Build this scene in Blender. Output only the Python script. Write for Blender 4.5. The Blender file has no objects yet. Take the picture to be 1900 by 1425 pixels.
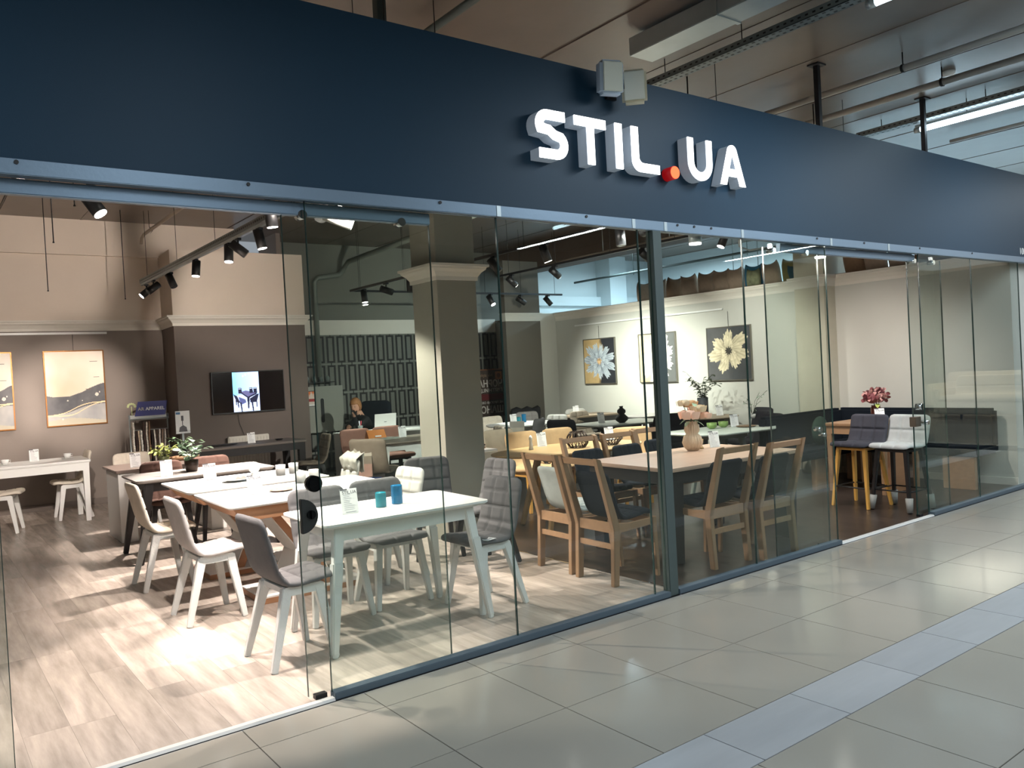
import bpy, math, random
import numpy as np
from mathutils import Vector, Matrix
random.seed(7)
rng = np.random.default_rng(7)
PI = math.pi
sc = bpy.context.scene
COL = sc.collection
# ------------------------------------------------------------------ camera
def cam_matrix(yaw, pitch, roll, loc):
    y, p, r = (math.radians(a) for a in (yaw, pitch, roll))
    fwd = Vector((math.sin(y)*math.cos(p), math.cos(y)*math.cos(p), -math.sin(p)))
    right = Vector((math.cos(y), -math.sin(y), 0))
    up = right.cross(fwd)
    r2 = right*math.cos(r)+up*math.sin(r)
    u2 = -right*math.sin(r)+up*math.cos(r)
    m = Matrix((r2, u2, -fwd)).transposed().to_4x4()
    m.translation = loc
    return m
cd = bpy.data.cameras.new('camera'); cd.sensor_width = 36.0; cd.lens = 1505.2/1900*36.0
cd.clip_start = .05; cd.clip_end = 200
cam = bpy.data.objects.new('camera', cd); COL.objects.link(cam)
cam.matrix_world = cam_matrix(36.805, .958, -3.056, (0, -3.7258, 1.56))
sc.camera = cam
# ------------------------------------------------------------------ world, exposure
w = bpy.data.worlds.new('mall_air'); sc.world = w; w.use_nodes = True
w.node_tree.nodes['Background'].inputs[0].default_value = (.7, .78, .86, 1)
w.node_tree.nodes['Background'].inputs[1].default_value = .3
sc.view_settings.view_transform = 'Standard'; sc.view_settings.look = 'None'
sc.view_settings.gamma = 1; sc.view_settings.use_curve_mapping = False
sc.view_settings.exposure = 0.45
sc.cycles.transparent_max_bounces = 24
sc.cycles.max_bounces = 8
sc.cycles.sample_clamp_indirect = 4
# ------------------------------------------------------------------ large area lights (cool mall tubes over the walkway, next hall, added sofa fill)
def area(name, loc, size, energy, color, rot=(0, 0, 0)):
    l = bpy.data.lights.new(name, 'AREA'); l.shape = 'RECTANGLE'; l.size, l.size_y = size
    l.energy = energy; l.color = color
    o = bpy.data.objects.new(name, l); o.location = loc; o.rotation_euler = rot; COL.objects.link(o); return o
COOL = (.80, .91, 1.0)
for i, (x, y, e) in enumerate([(-1.6, -2.3, 55), (1.6, -3.4, 40), (5.12, -2.2, 60), (8.42, -2.3, 60), (12.2, -2.0, 60), (8.5, -6.0, 60), (2.5, -7.5, 60), (14, -6, 60)]):
    area('ceiling_tube_light', (x, y, 3.62), (.08, 2.4), e*1.2, COOL)
area('next_hall_light', (12.6, 3.0, 3.7), (.3, 6.0), 330, (.66, .87, 1.0))
area('next_hall_light', (12.0, 7.6, 3.7), (2.4, .3), 120, (.66, .87, 1.0))
area('sofa_fill_light', (19.5, -4.6, 3.7), (3, 1.5), 130, (1.0, .86, .72))  # unseen warm fill, added to light the mirrored sofas
WARM = (1.0, .875, .79); NEUT = (1.0, .92, .85)
# ------------------------------------------------------------------ materials
def srgb(c):
    return tuple(((v/255)/12.92 if v/255 <= .04045 else ((v/255+.055)/1.055)**2.4) for v in c)
MATS = {}
def mat(name, c, rough=.5, metal=0, noise=0, nscale=8, bump=0, bscale=60, spec=.5, emis=0, stretch=None, coat=0, trans=0):
    if name in MATS: return MATS[name]
    m = bpy.data.materials.new(name); m.use_nodes = True; nt = m.node_tree; b = nt.nodes['Principled BSDF']
    col = (*srgb(c), 1)
    b.inputs['Base Color'].default_value = col; b.inputs['Roughness'].default_value = rough
    b.inputs['Metallic'].default_value = metal; b.inputs['Specular IOR Level'].default_value = spec
    if coat: b.inputs['Coat Weight'].default_value = coat; b.inputs['Coat Roughness'].default_value = .1
    if trans: b.inputs['Transmission Weight'].default_value = trans
    if emis:
        b.inputs['Emission Color'].default_value = col; b.inputs['Emission Strength'].default_value = emis
    if noise or bump:
        tc = nt.nodes.new('ShaderNodeTexCoord'); mp = nt.nodes.new('ShaderNodeMapping')
        nt.links.new(tc.outputs['Object'], mp.inputs[0])
        if stretch: mp.inputs['Scale'].default_value = stretch
    if noise:
        n = nt.nodes.new('ShaderNodeTexNoise'); n.inputs['Scale'].default_value = nscale; n.inputs['Detail'].default_value = 5
        nt.links.new(mp.outputs[0], n.inputs['Vector'])
        r = nt.nodes.new('ShaderNodeMapRange'); r.inputs[1].default_value = .3; r.inputs[2].default_value = .7
        r.inputs[3].default_value = 1-noise; r.inputs[4].default_value = 1+noise
        nt.links.new(n.outputs['Fac'], r.inputs[0])
        v = nt.nodes.new('ShaderNodeMix'); v.data_type = 'RGBA'; v.blend_type = 'MULTIPLY'; v.inputs[0].default_value = 1
        v.inputs[6].default_value = col; nt.links.new(r.outputs[0], v.inputs[7]); nt.links.new(v.outputs[2], b.inputs['Base Color'])
    if bump:
        n = nt.nodes.new('ShaderNodeTexNoise'); n.inputs['Scale'].default_value = bscale; n.inputs['Detail'].default_value = 3
        nt.links.new(mp.outputs[0], n.inputs['Vector'])
        bp = nt.nodes.new('ShaderNodeBump'); bp.inputs['Strength'].default_value = bump; bp.inputs['Distance'].default_value = .01
        nt.links.new(n.outputs['Fac'], bp.inputs['Height']); nt.links.new(bp.outputs[0], b.inputs['Normal'])
    MATS[name] = m; return m
def wood(name, c, dark=.75, rough=.45, scale=(1, 12, 12), piece=.0, spec=.5):
    """grain noise stretched along one object axis, plus a tone per object"""
    if name in MATS: return MATS[name]
    m = bpy.data.materials.new(name); m.use_nodes = True; nt = m.node_tree; b = nt.nodes['Principled BSDF']
    tc = nt.nodes.new('ShaderNodeTexCoord'); mp = nt.nodes.new('ShaderNodeMapping'); mp.inputs['Scale'].default_value = scale
    oi = nt.nodes.new('ShaderNodeObjectInfo'); ad = nt.nodes.new('ShaderNodeVectorMath'); ad.operation = 'ADD'
    ml = nt.nodes.new('ShaderNodeMath'); ml.operation = 'MULTIPLY'; ml.inputs[1].default_value = 50
    nt.links.new(oi.outputs['Random'], ml.inputs[0]); nt.links.new(tc.outputs['Object'], ad.inputs[0]); nt.links.new(ml.outputs[0], ad.inputs[1])
    nt.links.new(ad.outputs[0], mp.inputs[0])
    n = nt.nodes.new('ShaderNodeTexNoise'); n.inputs['Scale'].default_value = 1.6; n.inputs['Detail'].default_value = 8; n.inputs['Roughness'].default_value = .6
    nt.links.new(mp.outputs[0], n.inputs['Vector'])
    cr = nt.nodes.new('ShaderNodeValToRGB'); e = cr.color_ramp.elements
    L = srgb(c); e[0].position = .3; e[0].color = (*[v*dark for v in L], 1); e[1].position = .68; e[1].color = (*L, 1)
    nt.links.new(n.outputs['Fac'], cr.inputs[0]); out = cr.outputs[0]
    if piece:
        r = nt.nodes.new('ShaderNodeMapRange'); r.inputs[3].default_value = 1-piece; r.inputs[4].default_value = 1+piece*.6
        nt.links.new(oi.outputs['Random'], r.inputs[0])
        v = nt.nodes.new('ShaderNodeMix'); v.data_type = 'RGBA'; v.blend_type = 'MULTIPLY'; v.inputs[0].default_value = 1
        nt.links.new(out, v.inputs[6]); nt.links.new(r.outputs[0], v.inputs[7]); out = v.outputs[2]
    nt.links.new(out, b.inputs['Base Color']); b.inputs['Roughness'].default_value = rough; b.inputs['Specular IOR Level'].default_value = spec
    MATS[name] = m; return m
def glass_mat(name, tint, f0=.042):
    m = bpy.data.materials.new(name); m.use_nodes = True; nt = m.node_tree; nt.nodes.clear()
    out = nt.nodes.new('ShaderNodeOutputMaterial'); mix = nt.nodes.new('ShaderNodeMixShader')
    tr = nt.nodes.new('ShaderNodeBsdfTransparent'); tr.inputs[0].default_value = (*tint, 1)
    gl = nt.nodes.new('ShaderNodeBsdfGlossy'); gl.inputs['Roughness'].default_value = 0.0; gl.inputs[0].default_value = (.93, 1, .97, 1)
    g = nt.nodes.new('ShaderNodeNewGeometry'); d = nt.nodes.new('ShaderNodeVectorMath'); d.operation = 'DOT_PRODUCT'
    nt.links.new(g.outputs['Incoming'], d.inputs[0]); nt.links.new(g.outputs['Normal'], d.inputs[1])
    a = nt.nodes.new('ShaderNodeMath'); a.operation = 'ABSOLUTE'; nt.links.new(d.outputs['Value'], a.inputs[0])
    s = nt.nodes.new('ShaderNodeMath'); s.operation = 'SUBTRACT'; s.inputs[0].default_value = 1; nt.links.new(a.outputs[0], s.inputs[1])
    p = nt.nodes.new('ShaderNodeMath'); p.operation = 'POWER'; p.inputs[1].default_value = 5; nt.links.new(s.outputs[0], p.inputs[0])
    q = nt.nodes.new('ShaderNodeMath'); q.operation = 'MULTIPLY_ADD'; q.inputs[1].default_value = 1-f0; q.inputs[2].default_value = f0
    nt.links.new(p.outputs[0], q.inputs[0]); nt.links.new(q.outputs[0], mix.inputs[0])
    nt.links.new(tr.outputs[0], mix.inputs[1]); nt.links.new(gl.outputs[0], mix.inputs[2]); nt.links.new(mix.outputs[0], out.inputs[0])
    MATS[name] = m; return m
def emit(name, c, s):
    if name in MATS: return MATS[name]
    m = bpy.data.materials.new(name); m.use_nodes = True; nt = m.node_tree; nt.nodes.clear()
    o = nt.nodes.new('ShaderNodeOutputMaterial'); e = nt.nodes.new('ShaderNodeEmission'); e.inputs[0].default_value = (*srgb(c), 1); e.inputs[1].default_value = s
    nt.links.new(e.outputs[0], o.inputs[0]); MATS[name] = m; return m
def print_mat(name, emis=0, rough=.6):
    m = bpy.data.materials.new(name); m.use_nodes = True; nt = m.node_tree; b = nt.nodes['Principled BSDF']
    a = nt.nodes.new('ShaderNodeVertexColor'); a.layer_name = 'print'; nt.links.new(a.outputs[0], b.inputs['Base Color']); b.inputs['Roughness'].default_value = rough
    if emis: nt.links.new(a.outputs[0], b.inputs['Emission Color']); b.inputs['Emission Strength'].default_value = emis
    MATS[name] = m; return m
GLASS = glass_mat('shopfront_glass', (.925, .952, .94))
CLEAR = glass_mat('clear_acrylic', (.97, .98, .98))
EDGE = mat('glass_edge', (38, 62, 58), .15, spec=.8)
ALU = mat('brushed_aluminium', (120, 138, 154), .42, .5, bump=.05)
STEEL = mat('dark_steel', (72, 84, 82), .6, .1)
CHROME = mat('chrome', (215, 220, 222), .12, 1)
BLACK = mat('black_plastic', (22, 22, 24), .45)
DKMETAL = mat('black_metal', (26, 27, 30), .4, .3)
NAVYF = mat('navy_fascia', (24, 54, 74), .5, noise=.04, nscale=1.2, bump=.03, bscale=200, spec=.28)
WHITE = mat('white_lacquer', (236, 236, 232), .35)
WHITELEG = mat('white_wrapped_wood', (226, 226, 222), .28, bump=.25, bscale=40, coat=.3)
CREAM = mat('cream_plaster', (222, 208, 192), .85, noise=.02, nscale=2)
MOULD = mat('white_moulding', (226, 220, 208), .6)
TAUPE = mat('taupe_wall', (134, 124, 116), .9, noise=.03, nscale=3, bump=.05)
PALE = mat('pale_grey_wall', (196, 195, 186), .88, noise=.02, nscale=2, bump=.04)
COLM = mat('column_paint', (146, 144, 132), .85, noise=.03, nscale=3)
DTAUPE = mat('dark_taupe_paint', (96, 92, 84), .85, noise=.04, nscale=2)
BLUEW = mat('next_hall_wall', (205, 216, 220), .9)
CONC = mat('ceiling_concrete', (108, 96, 87), .34, noise=.14, nscale=1.4, bump=.12, bscale=4, spec=.5)
CONCB = mat('ceiling_beam_brown', (98, 84, 74), .8, noise=.08, nscale=2)
GALV = mat('galvanised_steel', (176, 186, 188), .3, .55, noise=.1, nscale=3)
TRAYM = mat('tray_steel', (120, 128, 128), .45, .6, noise=.12, nscale=5)
PIPEM = mat('painted_pipe', (172, 174, 170), .35, .2)
OAK = wood('light_oak', (152, 120, 90), .8, .5, (12, 12, 1.2))
OAKX = wood('light_oak_board', (160, 126, 95), .84, .45, (1.2, 12, 12))
OAKT = wood('oak_table_top', (202, 170, 148), .86, .4, (1.0, 9, 9))
OAKP = wood('oak_panel_orange', (172, 126, 92), .82, .5, (1.2, 10, 10))
YOAK = wood('yellow_oak', (190, 156, 108), .86, .45, (1, 9, 9))
YLEG = wood('honey_beech', (212, 158, 78), .84, .42, (12, 12, 1.2))
BLKW = mat('black_stained_wood', (32, 28, 28), .42, noise=.15, nscale=10)
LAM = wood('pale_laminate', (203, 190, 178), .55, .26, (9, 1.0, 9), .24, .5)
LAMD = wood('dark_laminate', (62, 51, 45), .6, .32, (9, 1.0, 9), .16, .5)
TILE = mat('beige_porcelain', (147, 143, 133), .13, noise=.025, nscale=2.2, spec=.55)
STRIP = wood('grey_stone_strip', (158, 160, 162), .88, .35, (1.0, 7, 7), .05)
GROUT = mat('dark_grout', (58, 54, 48), .8)
def fabric(name, c): return mat(name, c, .92, noise=.07, nscale=14, bump=.25, bscale=260, spec=.25)
FGREY = fabric('grey_fabric', (98, 97, 98)); FLGREY = fabric('light_grey_fabric', (176, 172, 170)); FCREAM = fabric('cream_fabric', (222, 212, 196))
FNAVY = fabric('navy_fabric', (19, 26, 35)); FANTH = fabric('anthracite_fabric', (44, 44, 49)); FWHITE = fabric('white_fabric', (196, 194, 188))
FBROWN = fabric('brown_fabric', (92, 70, 62)); FBEIGE = fabric('beige_fabric', (196, 182, 160)); FTAN = fabric('tan_fabric', (190, 158, 118))
FTAUPE = fabric('taupe_fabric', (126, 116, 104)); FROSE = fabric('rose_brown_fabric', (140, 104, 92)); FPALEBLUE = fabric('pale_grey_green_fabric', (176, 184, 180))
FLINEN = fabric('linen_fabric', (150, 132, 112))
LEAF = mat('leaf_green', (88, 116, 82), .55, noise=.2, nscale=20); LEAFL = mat('leaf_yellow_green', (158, 168, 84), .55, noise=.2, nscale=20)
LEAFD = mat('leaf_dark', (46, 56, 38), .6); LEAFG = mat('leaf_grey_green', (138, 164, 140), .55, noise=.12, nscale=20)
PAPER = mat('white_paper', (238, 238, 236), .6); INK = mat('grey_print', (92, 92, 96), .7); INKL = mat('pale_print', (168, 168, 172), .7)
# ------------------------------------------------------------------ mesh tools
class MB:
    def __init__(s): s.v = []; s.f = []; s.m = []; s.sm = []
    def add(s, vs, fs, mi=0, smooth=False):
        o = len(s.v); s.v += [tuple(v) for v in vs]; s.f += [tuple(i+o for i in f) for f in fs]
        s.m += [mi]*len(fs); s.sm += [smooth]*len(fs); return s
    def box(s, x0, y0, z0, x1, y1, z1, mi=0):
        vs = [(x, y, z) for z in (z0, z1) for y in (y0, y1) for x in (x0, x1)]
        return s.add(vs, [(0, 2, 3, 1), (4, 5, 7, 6), (0, 1, 5, 4), (2, 6, 7, 3), (0, 4, 6, 2), (1, 3, 7, 5)], mi)
    def bar(s, a, b, w0, w1=None, d0=None, d1=None, mi=0, up=(0, 1, 0)):
        """tapered rectangular bar from a to b (w across, d along the 'up' hint)"""
        a, b = Vector(a), Vector(b); w1 = w0 if w1 is None else w1; d0 = w0 if d0 is None else d0; d1 = (w1 if d0 == w0 else d0) if d1 is None else d1
        t = (b-a).normalized(); u = Vector(up); u = (u-t*u.dot(t))
        if u.length < 1e-4: u = Vector((1, 0, 0)); u = u-t*u.dot(t)
        u.normalize(); r = t.cross(u)
        vs = [a+r*w0/2*i+u*d0/2*j for i, j in ((-1, -1), (1, -1), (1, 1), (-1, 1))]+[b+r*w1/2*i+u*d1/2*j for i, j in ((-1, -1), (1, -1), (1, 1), (-1, 1))]
        return s.add(vs, [(0, 3, 2, 1), (4, 5, 6, 7), (0, 1, 5, 4), (1, 2, 6, 5), (2, 3, 7, 6), (3, 0, 4, 7)], mi)
    def cyl(s, a, b, r0, r1=None, n=16, mi=0, caps=True):
        a, b = Vector(a), Vector(b); r1 = r0 if r1 is None else r1; t = (b-a).normalized()
        u = Vector((0, 0, 1)) if abs(t.z) < .9 else Vector((1, 0, 0)); u = (u-t*u.dot(t)).normalized(); w_ = t.cross(u)
        vs = [p+(u*math.cos(2*PI*k/n)+w_*math.sin(2*PI*k/n))*r for p, r in ((a, r0), (b, r1)) for k in range(n)]
        s.add(vs, [(k, (k+1) % n, n+(k+1) % n, n+k) for k in range(n)], mi, True)
        if caps: s.add(vs, [tuple(range(n-1, -1, -1)), tuple(range(n, 2*n))], mi)
        return s
    def lathe(s, prof, c=(0, 0, 0), n=24, mi=0, ribs=0, amp=0):
        vs = []; m = len(prof)
        for r, z in prof:
            for k in range(n):
                a = 2*PI*k/n; rr = r*(1+amp*math.cos(ribs*a)) if ribs else r
                vs.append((c[0]+rr*math.cos(a), c[1]+rr*math.sin(a), c[2]+z))
        fs = [(j*n+k, j*n+(k+1) % n, (j+1)*n+(k+1) % n, (j+1)*n+k) for j in range(m-1) for k in range(n)]
        s.add(vs, fs, mi, True)
        s.add(vs[:n], [tuple(range(n-1, -1, -1))], mi); s.add(vs[-n:], [tuple(range(n))], mi); return s
    def prism(s, pts, axis, a, b, mi=0):
        """extrude a 2-D outline: axis 'y' takes (x,z), 'x' takes (y,z), 'z' takes (x,y)"""
        f = {'y': lambda p, q: (p[0], q, p[1]), 'x': lambda p, q: (q, p[0], p[1]), 'z': lambda p, q: (p[0], p[1], q)}[axis]
        n = len(pts); vs = [f(p, a) for p in pts]+[f(p, b) for p in pts]
        return s.add(vs, [tuple(range(n)), tuple(range(2*n-1, n-1, -1))]+[(k, n+k, n+(k+1) % n, (k+1) % n) for k in range(n)], mi)
    def tube(s, pts, r, n=8, mi=0):
        pts = [Vector(p) for p in pts]; vs = []; u = None
        for i, p in enumerate(pts):
            t = (pts[min(i+1, len(pts)-1)]-pts[max(i-1, 0)]).normalized()
            if u is None: u = Vector((0, 0, 1)) if abs(t.z) < .9 else Vector((1, 0, 0))
            u = (u-t*u.dot(t)).normalized(); q = t.cross(u)
            rr = r[i] if isinstance(r, (list, tuple)) else r
            vs += [p+(u*math.cos(2*PI*k/n)+q*math.sin(2*PI*k/n))*rr for k in range(n)]
        s.add(vs, [(i*n+k, i*n+(k+1) % n, (i+1)*n+(k+1) % n, (i+1)*n+k) for i in range(len(pts)-1) for k in range(n)], mi, True)
        s.add(vs[:n], [tuple(range(n))], mi); s.add(vs[-n:], [tuple(range(n))], mi); return s
    def ball(s, c, r, n=12, m=8, mi=0):
        rx, ry, rz = r if isinstance(r, tuple) else (r, r, r)
        vs = [(c[0]+rx*math.sin(PI*j/m)*math.cos(2*PI*k/n), c[1]+ry*math.sin(PI*j/m)*math.sin(2*PI*k/n), c[2]+rz*math.cos(PI*j/m)) for j in range(m+1) for k in range(n)]
        return s.add(vs, [(j*n+k, (j+1)*n+k, (j+1)*n+(k+1) % n, j*n+(k+1) % n) for j in range(m) for k in range(n)], mi, True)
    def mesh(s, name, mats, bev=0, fix=True):
        me = bpy.data.meshes.new(name); me.from_pydata([tuple(v) for v in s.v], [], s.f)
        for m in (mats if isinstance(mats, (list, tuple)) else [mats]): me.materials.append(m)
        me.polygons.foreach_set('material_index', s.m); me.polygons.foreach_set('use_smooth', s.sm)
        me.validate(); me.update()
        if fix:
            import bmesh
            bm = bmesh.new(); bm.from_mesh(me); bmesh.ops.remove_doubles(bm, verts=bm.verts, dist=1e-5)
            if bev: bmesh.ops.bevel(bm, geom=[e for e in bm.edges if e.is_manifold and e.calc_face_angle(0) > .6], offset=bev, segments=2, affect='EDGES', clamp_overlap=True)
            bmesh.ops.recalc_face_normals(bm, faces=bm.faces); bm.to_mesh(me); bm.free()
        return me
    def obj(s, name, mats, parent=None, bev=0, **kw): return link(name, s.mesh(name, mats, bev), parent, **kw)
def link(name, me, parent=None, loc=None, rz=None):
    o = bpy.data.objects.new(name, me); COL.objects.link(o)
    if parent is not None: o.parent = parent
    if loc is not None: o.location = loc
    if rz is not None: o.rotation_euler = (0, 0, rz)
    return o
def tag(o, label=None, cat=None, group=None, kind=None):
    if label: o['label'] = label
    if cat: o['category'] = cat
    if group: o['group'] = group
    if kind: o['kind'] = kind
    return o
def thing(name, loc, rz, label, cat, group=None):
    o = bpy.data.objects.new(name, None); o.empty_display_size = .1; COL.objects.link(o)
    o.location = loc; o.rotation_euler = (0, 0, rz); return tag(o, label, cat, group)
KIDS = {}
def copy_tree(root, loc, rz, label, group=None, swap=None):
    r = root.copy(); COL.objects.link(r); r.location = loc; r.rotation_euler = (0, 0, rz); r['label'] = label
    if group: r['group'] = group
    elif 'group' in r: del r['group']
    def rec(src, dst):
        for ch in list(src.children):
            if ch.type not in ('MESH', 'EMPTY', 'LIGHT'): continue
            c = ch.copy(); COL.objects.link(c); c.parent = dst
            if swap and c.type == 'MESH':
                ms = [m for m in c.data.materials]
                if any(m.name in swap for m in ms):
                    key = (c.data.name, tuple(sorted(swap.items(), key=lambda t: t[0])).__repr__())
                    if key not in KIDS:
                        d = c.data.copy()
                        for i, m in enumerate(ms):
                            if m.name in swap: d.materials[i] = MATS[swap[m.name]]
                        KIDS[key] = d
                    c.data = KIDS[key]
            rec(ch, c)
    rec(root, r); return r
def struct(name, mb, m, bev=0, label=None, parent=None):
    o = mb.obj(name, m, parent, bev)
    if parent is None: tag(o, label, None, None, 'structure')
    return o
def text_mesh(txt, size, depth, m, mirror=False, align='CENTER', bold=0):
    c = bpy.data.curves.new('t', 'FONT'); c.body = txt; c.size = size; c.extrude = depth; c.align_x = align; c.align_y = 'CENTER'; c.offset = bold
    c.resolution_u = 3
    o = bpy.data.objects.new('t', c); COL.objects.link(o); bpy.context.view_layer.update()
    me = bpy.data.meshes.new_from_object(o.evaluated_get(bpy.context.evaluated_depsgraph_get()))
    bpy.data.objects.remove(o); bpy.data.curves.remove(c)
    if mirror:
        me.transform(Matrix.Scale(-1, 4, (1, 0, 0))); me.flip_normals()
    me.materials.clear(); me.materials.append(m); return me
def put_text(name, me, parent, loc, rot):
    o = link(name, me, parent); o.location = loc; o.rotation_euler = rot; return o
def catmull(pts, n):
    P = [np.array(p, float) for p in pts]; P = [2*P[0]-P[1]]+P+[2*P[-1]-P[-2]]; out = []
    for i in range(1, len(P)-2):
        for k in range(n):
            t = k/n; a, b, c, d = P[i-1:i+3]
            out.append(.5*((2*b)+(-a+c)*t+(2*a-5*b+4*c-d)*t*t+(-a+3*b-3*c+d)*t**3))
    out.append(P[-2]); return out
def shell_mesh(name, prof, width, thick, cols, rows, m, rnd=.07, depth=.016, n=8, nt=12, wing=0):
    """upholstered shell: profile in (x,z) from seat front to top of back, quilted on the sitting side"""
    c = np.array(catmull(prof, n)); L = np.concatenate([[0], np.cumsum(np.hypot(*np.diff(c, axis=0).T))]); T = L[-1]
    ss = set(np.linspace(0, T, 30)) | {T*q/rows+d for q in range(1, rows) for d in (-.013, 0, .013)} | {.012, .03, T-.012, T-.03, rnd*.5, T-rnd*.5}
    us = set(np.linspace(-1, 1, nt+1)) | {-1+2*q/cols+d/width*2 for q in range(1, cols) for d in (-.013, 0, .013)} | {-.965, .965, -.9, .9}
    def thin(v, e):
        v = sorted(v); o = [v[0]]
        for x in v[1:]:
            if x-o[-1] > e: o.append(x)
        return o
    ss = thin(ss, .004); us = thin(us, .02); top, bot = [], []
    for s in ss:
        px, pz = np.interp(s, L, c[:, 0]), np.interp(s, L, c[:, 1])
        a_, b_ = max(0, s-.012), min(T, s+.012); t = np.array([np.interp(b_, L, c[:, 0])-np.interp(a_, L, c[:, 0]), np.interp(b_, L, c[:, 1])-np.interp(a_, L, c[:, 1])]); t /= np.linalg.norm(t)
        nx_, nz_ = t[1], -t[0]; e = min(s, T-s); k = max(0, rnd-e)/rnd
        hw = width/2-rnd*(1-math.sqrt(max(0, 1-k*k)))*.9; edge = math.sqrt(max(0, 1-(1-min(1, e/.03))**2))
        for u in us:
            d = 1.0
            for q in range(1, cols): d = min(d, abs(u-(-1+2*q/cols))*width/2/.0125)
            for q in range(1, rows): d = min(d, abs(s-T*q/rows)/.0125)
            d = min(d, 1); th = thick*(max(0, 1-abs(u)**8)**.5)*edge
            off = th*.62-depth*(1-d)*max(0, 1-abs(u)**6)*edge
            wx = wing*(abs(u)**3) if s > T*.45 else 0
            top.append((px+nx_*off+wx, u*hw, pz+nz_*off)); bot.append((px-nx_*th*.38+wx, u*hw, pz-nz_*th*.38))
    S, N = len(ss), len(us); o = len(top)
    fs = [(i*N+j, i*N+j+1, (i+1)*N+j+1, (i+1)*N+j) for i in range(S-1) for j in range(N-1)]
    fb = [(o+i*N+j, o+(i+1)*N+j, o+(i+1)*N+j+1, o+i*N+j+1) for i in range(S-1) for j in range(N-1)]
    ring = [j for j in range(N)]+[i*N+N-1 for i in range(1, S)]+[(S-1)*N+j for j in range(N-2, -1, -1)]+[i*N for i in range(S-2, 0, -1)]
    fr = [(ring[k], ring[(k+1) % len(ring)], o+ring[(k+1) % len(ring)], o+ring[k]) for k in range(len(ring))]
    return MB().add(top+bot, fs+fb+fr, 0, True).mesh(name, m)
# ================================================================== SETTING
CZ = 3.97
# shop floor: laminate planks laid towards the back wall, pale on the left, dark on the right of x = 4.16
def plank_floor(name, x0, x1, y0, y1, m, wdt, ln, seed):
    base = MB().box(x0, y0, -.03, x1, y1, -.004); f = struct(name, base, GROUT)
    r = random.Random(seed); n = int(math.ceil((x1-x0)/wdt)); cnt = 0; cache = {}
    for i in range(n):
        xa = x0+i*wdt; xb = min(x1, xa+wdt); y = y0; first = True
        while y < y1-.01:
            l = ln*(r.uniform(.25, 1) if first else 1); first = False
            yb = min(y1, y+l)
            if yb-y < .1: yb = y1
            key = (round(xb-xa, 3), round(yb-y, 3))
            if key not in cache:
                w_, h_ = key; cache[key] = MB().box(-w_/2+.0006, -h_/2+.0006, -.008, w_/2-.0006, h_/2-.0006, 0).mesh('plank', m)
            o = link('plank', cache[key], f, ((xa+xb)/2, (y+yb)/2, 0)); cnt += 1
            y = yb
    return f
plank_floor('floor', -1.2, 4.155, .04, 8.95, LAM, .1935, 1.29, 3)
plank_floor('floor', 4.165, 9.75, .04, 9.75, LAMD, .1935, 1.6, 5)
struct('trim_1', MB().box(4.153, .04, -.01, 4.167, 9.75, .003), CHROME, label='metal joint strip between pale and dark shop floors')
# mall floor: porcelain tiles in a 60 cm grid with a grey strip parallel to the shopfront
mf = struct('floor', MB().box(-14, -14, -.05, 32, -.03, -.004), GROUT)
tiles = {}
def tile(x0, y0, x1, y1, m, nm):
    key = (round(x1-x0, 3), round(y1-y0, 3), nm)
    if key not in tiles: tiles[key] = MB().box(-key[0]/2, -key[1]/2, -.006, key[0]/2, key[1]/2, 0).mesh(nm, m, bev=.0008)
    link(nm, tiles[key], mf, ((x0+x1)/2, (y0+y1)/2, 0))
G = .0021; TW = .606
rows = [(-.26, -.03), (-.865, -.26), (-1.465, -.865), (-2.38, -1.77), (-2.99, -2.38), (-3.6, -2.99)]
for k in range(-1, 21):
    xa = 1.745+.606*(k-2); 
    for j, (ya, yb) in enumerate(rows):
        off = 0 if j < 3 else .19
        tile(xa+off+G, ya+G, xa+off+TW-G, yb-G, TILE, 'floor_tile')
    tile(xa+.24+G, -1.77+G, xa+.24+TW-G, -1.465-G, STRIP, 'strip_tile')
def tile_field(name, x0, y0, x1, y1, holes=()):
    mb = MB(); y = y0
    while y < y1-.01:
        x = x0
        while x < x1-.01:
            mb.box(x+G, y+G, -.006, min(x+TW, x1)-G, min(y+.605, y1)-G, 0); x += TW
        y += .605
    return tag(mb.obj('far_floor_tiles', TILE, mf), kind='stuff')
tile_field('a', 1.745+.606*18+.19, -3.6, 31, -.03); tile_field('b', -13, -3.6, 1.745-.606*3, -.03); tile_field('c', -13, -13.5, 31, -3.6)
# ceiling: concrete slabs running from the walkway into the shops
cl = struct('ceiling', MB().box(-14, -14, CZ+.06, 18, 10, CZ+.2), CONC)
slab = MB().box(-.495, -12, 0, .495, 12, .058).mesh('ceiling_slab', CONC, bev=.012)
ridge = MB().box(-.016, -12, -.004, .016, 12, .01).mesh('joint_ridge', CONC)
for i in range(-8, 14):
    link('ceiling_slab', slab, cl, (4.59+i*1.0, -2.1, CZ))
    if i in (-2, -1, 1, 2, 4): link('joint_ridge', ridge, cl, (4.09+i*1.0, -2.1, CZ))
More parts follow.
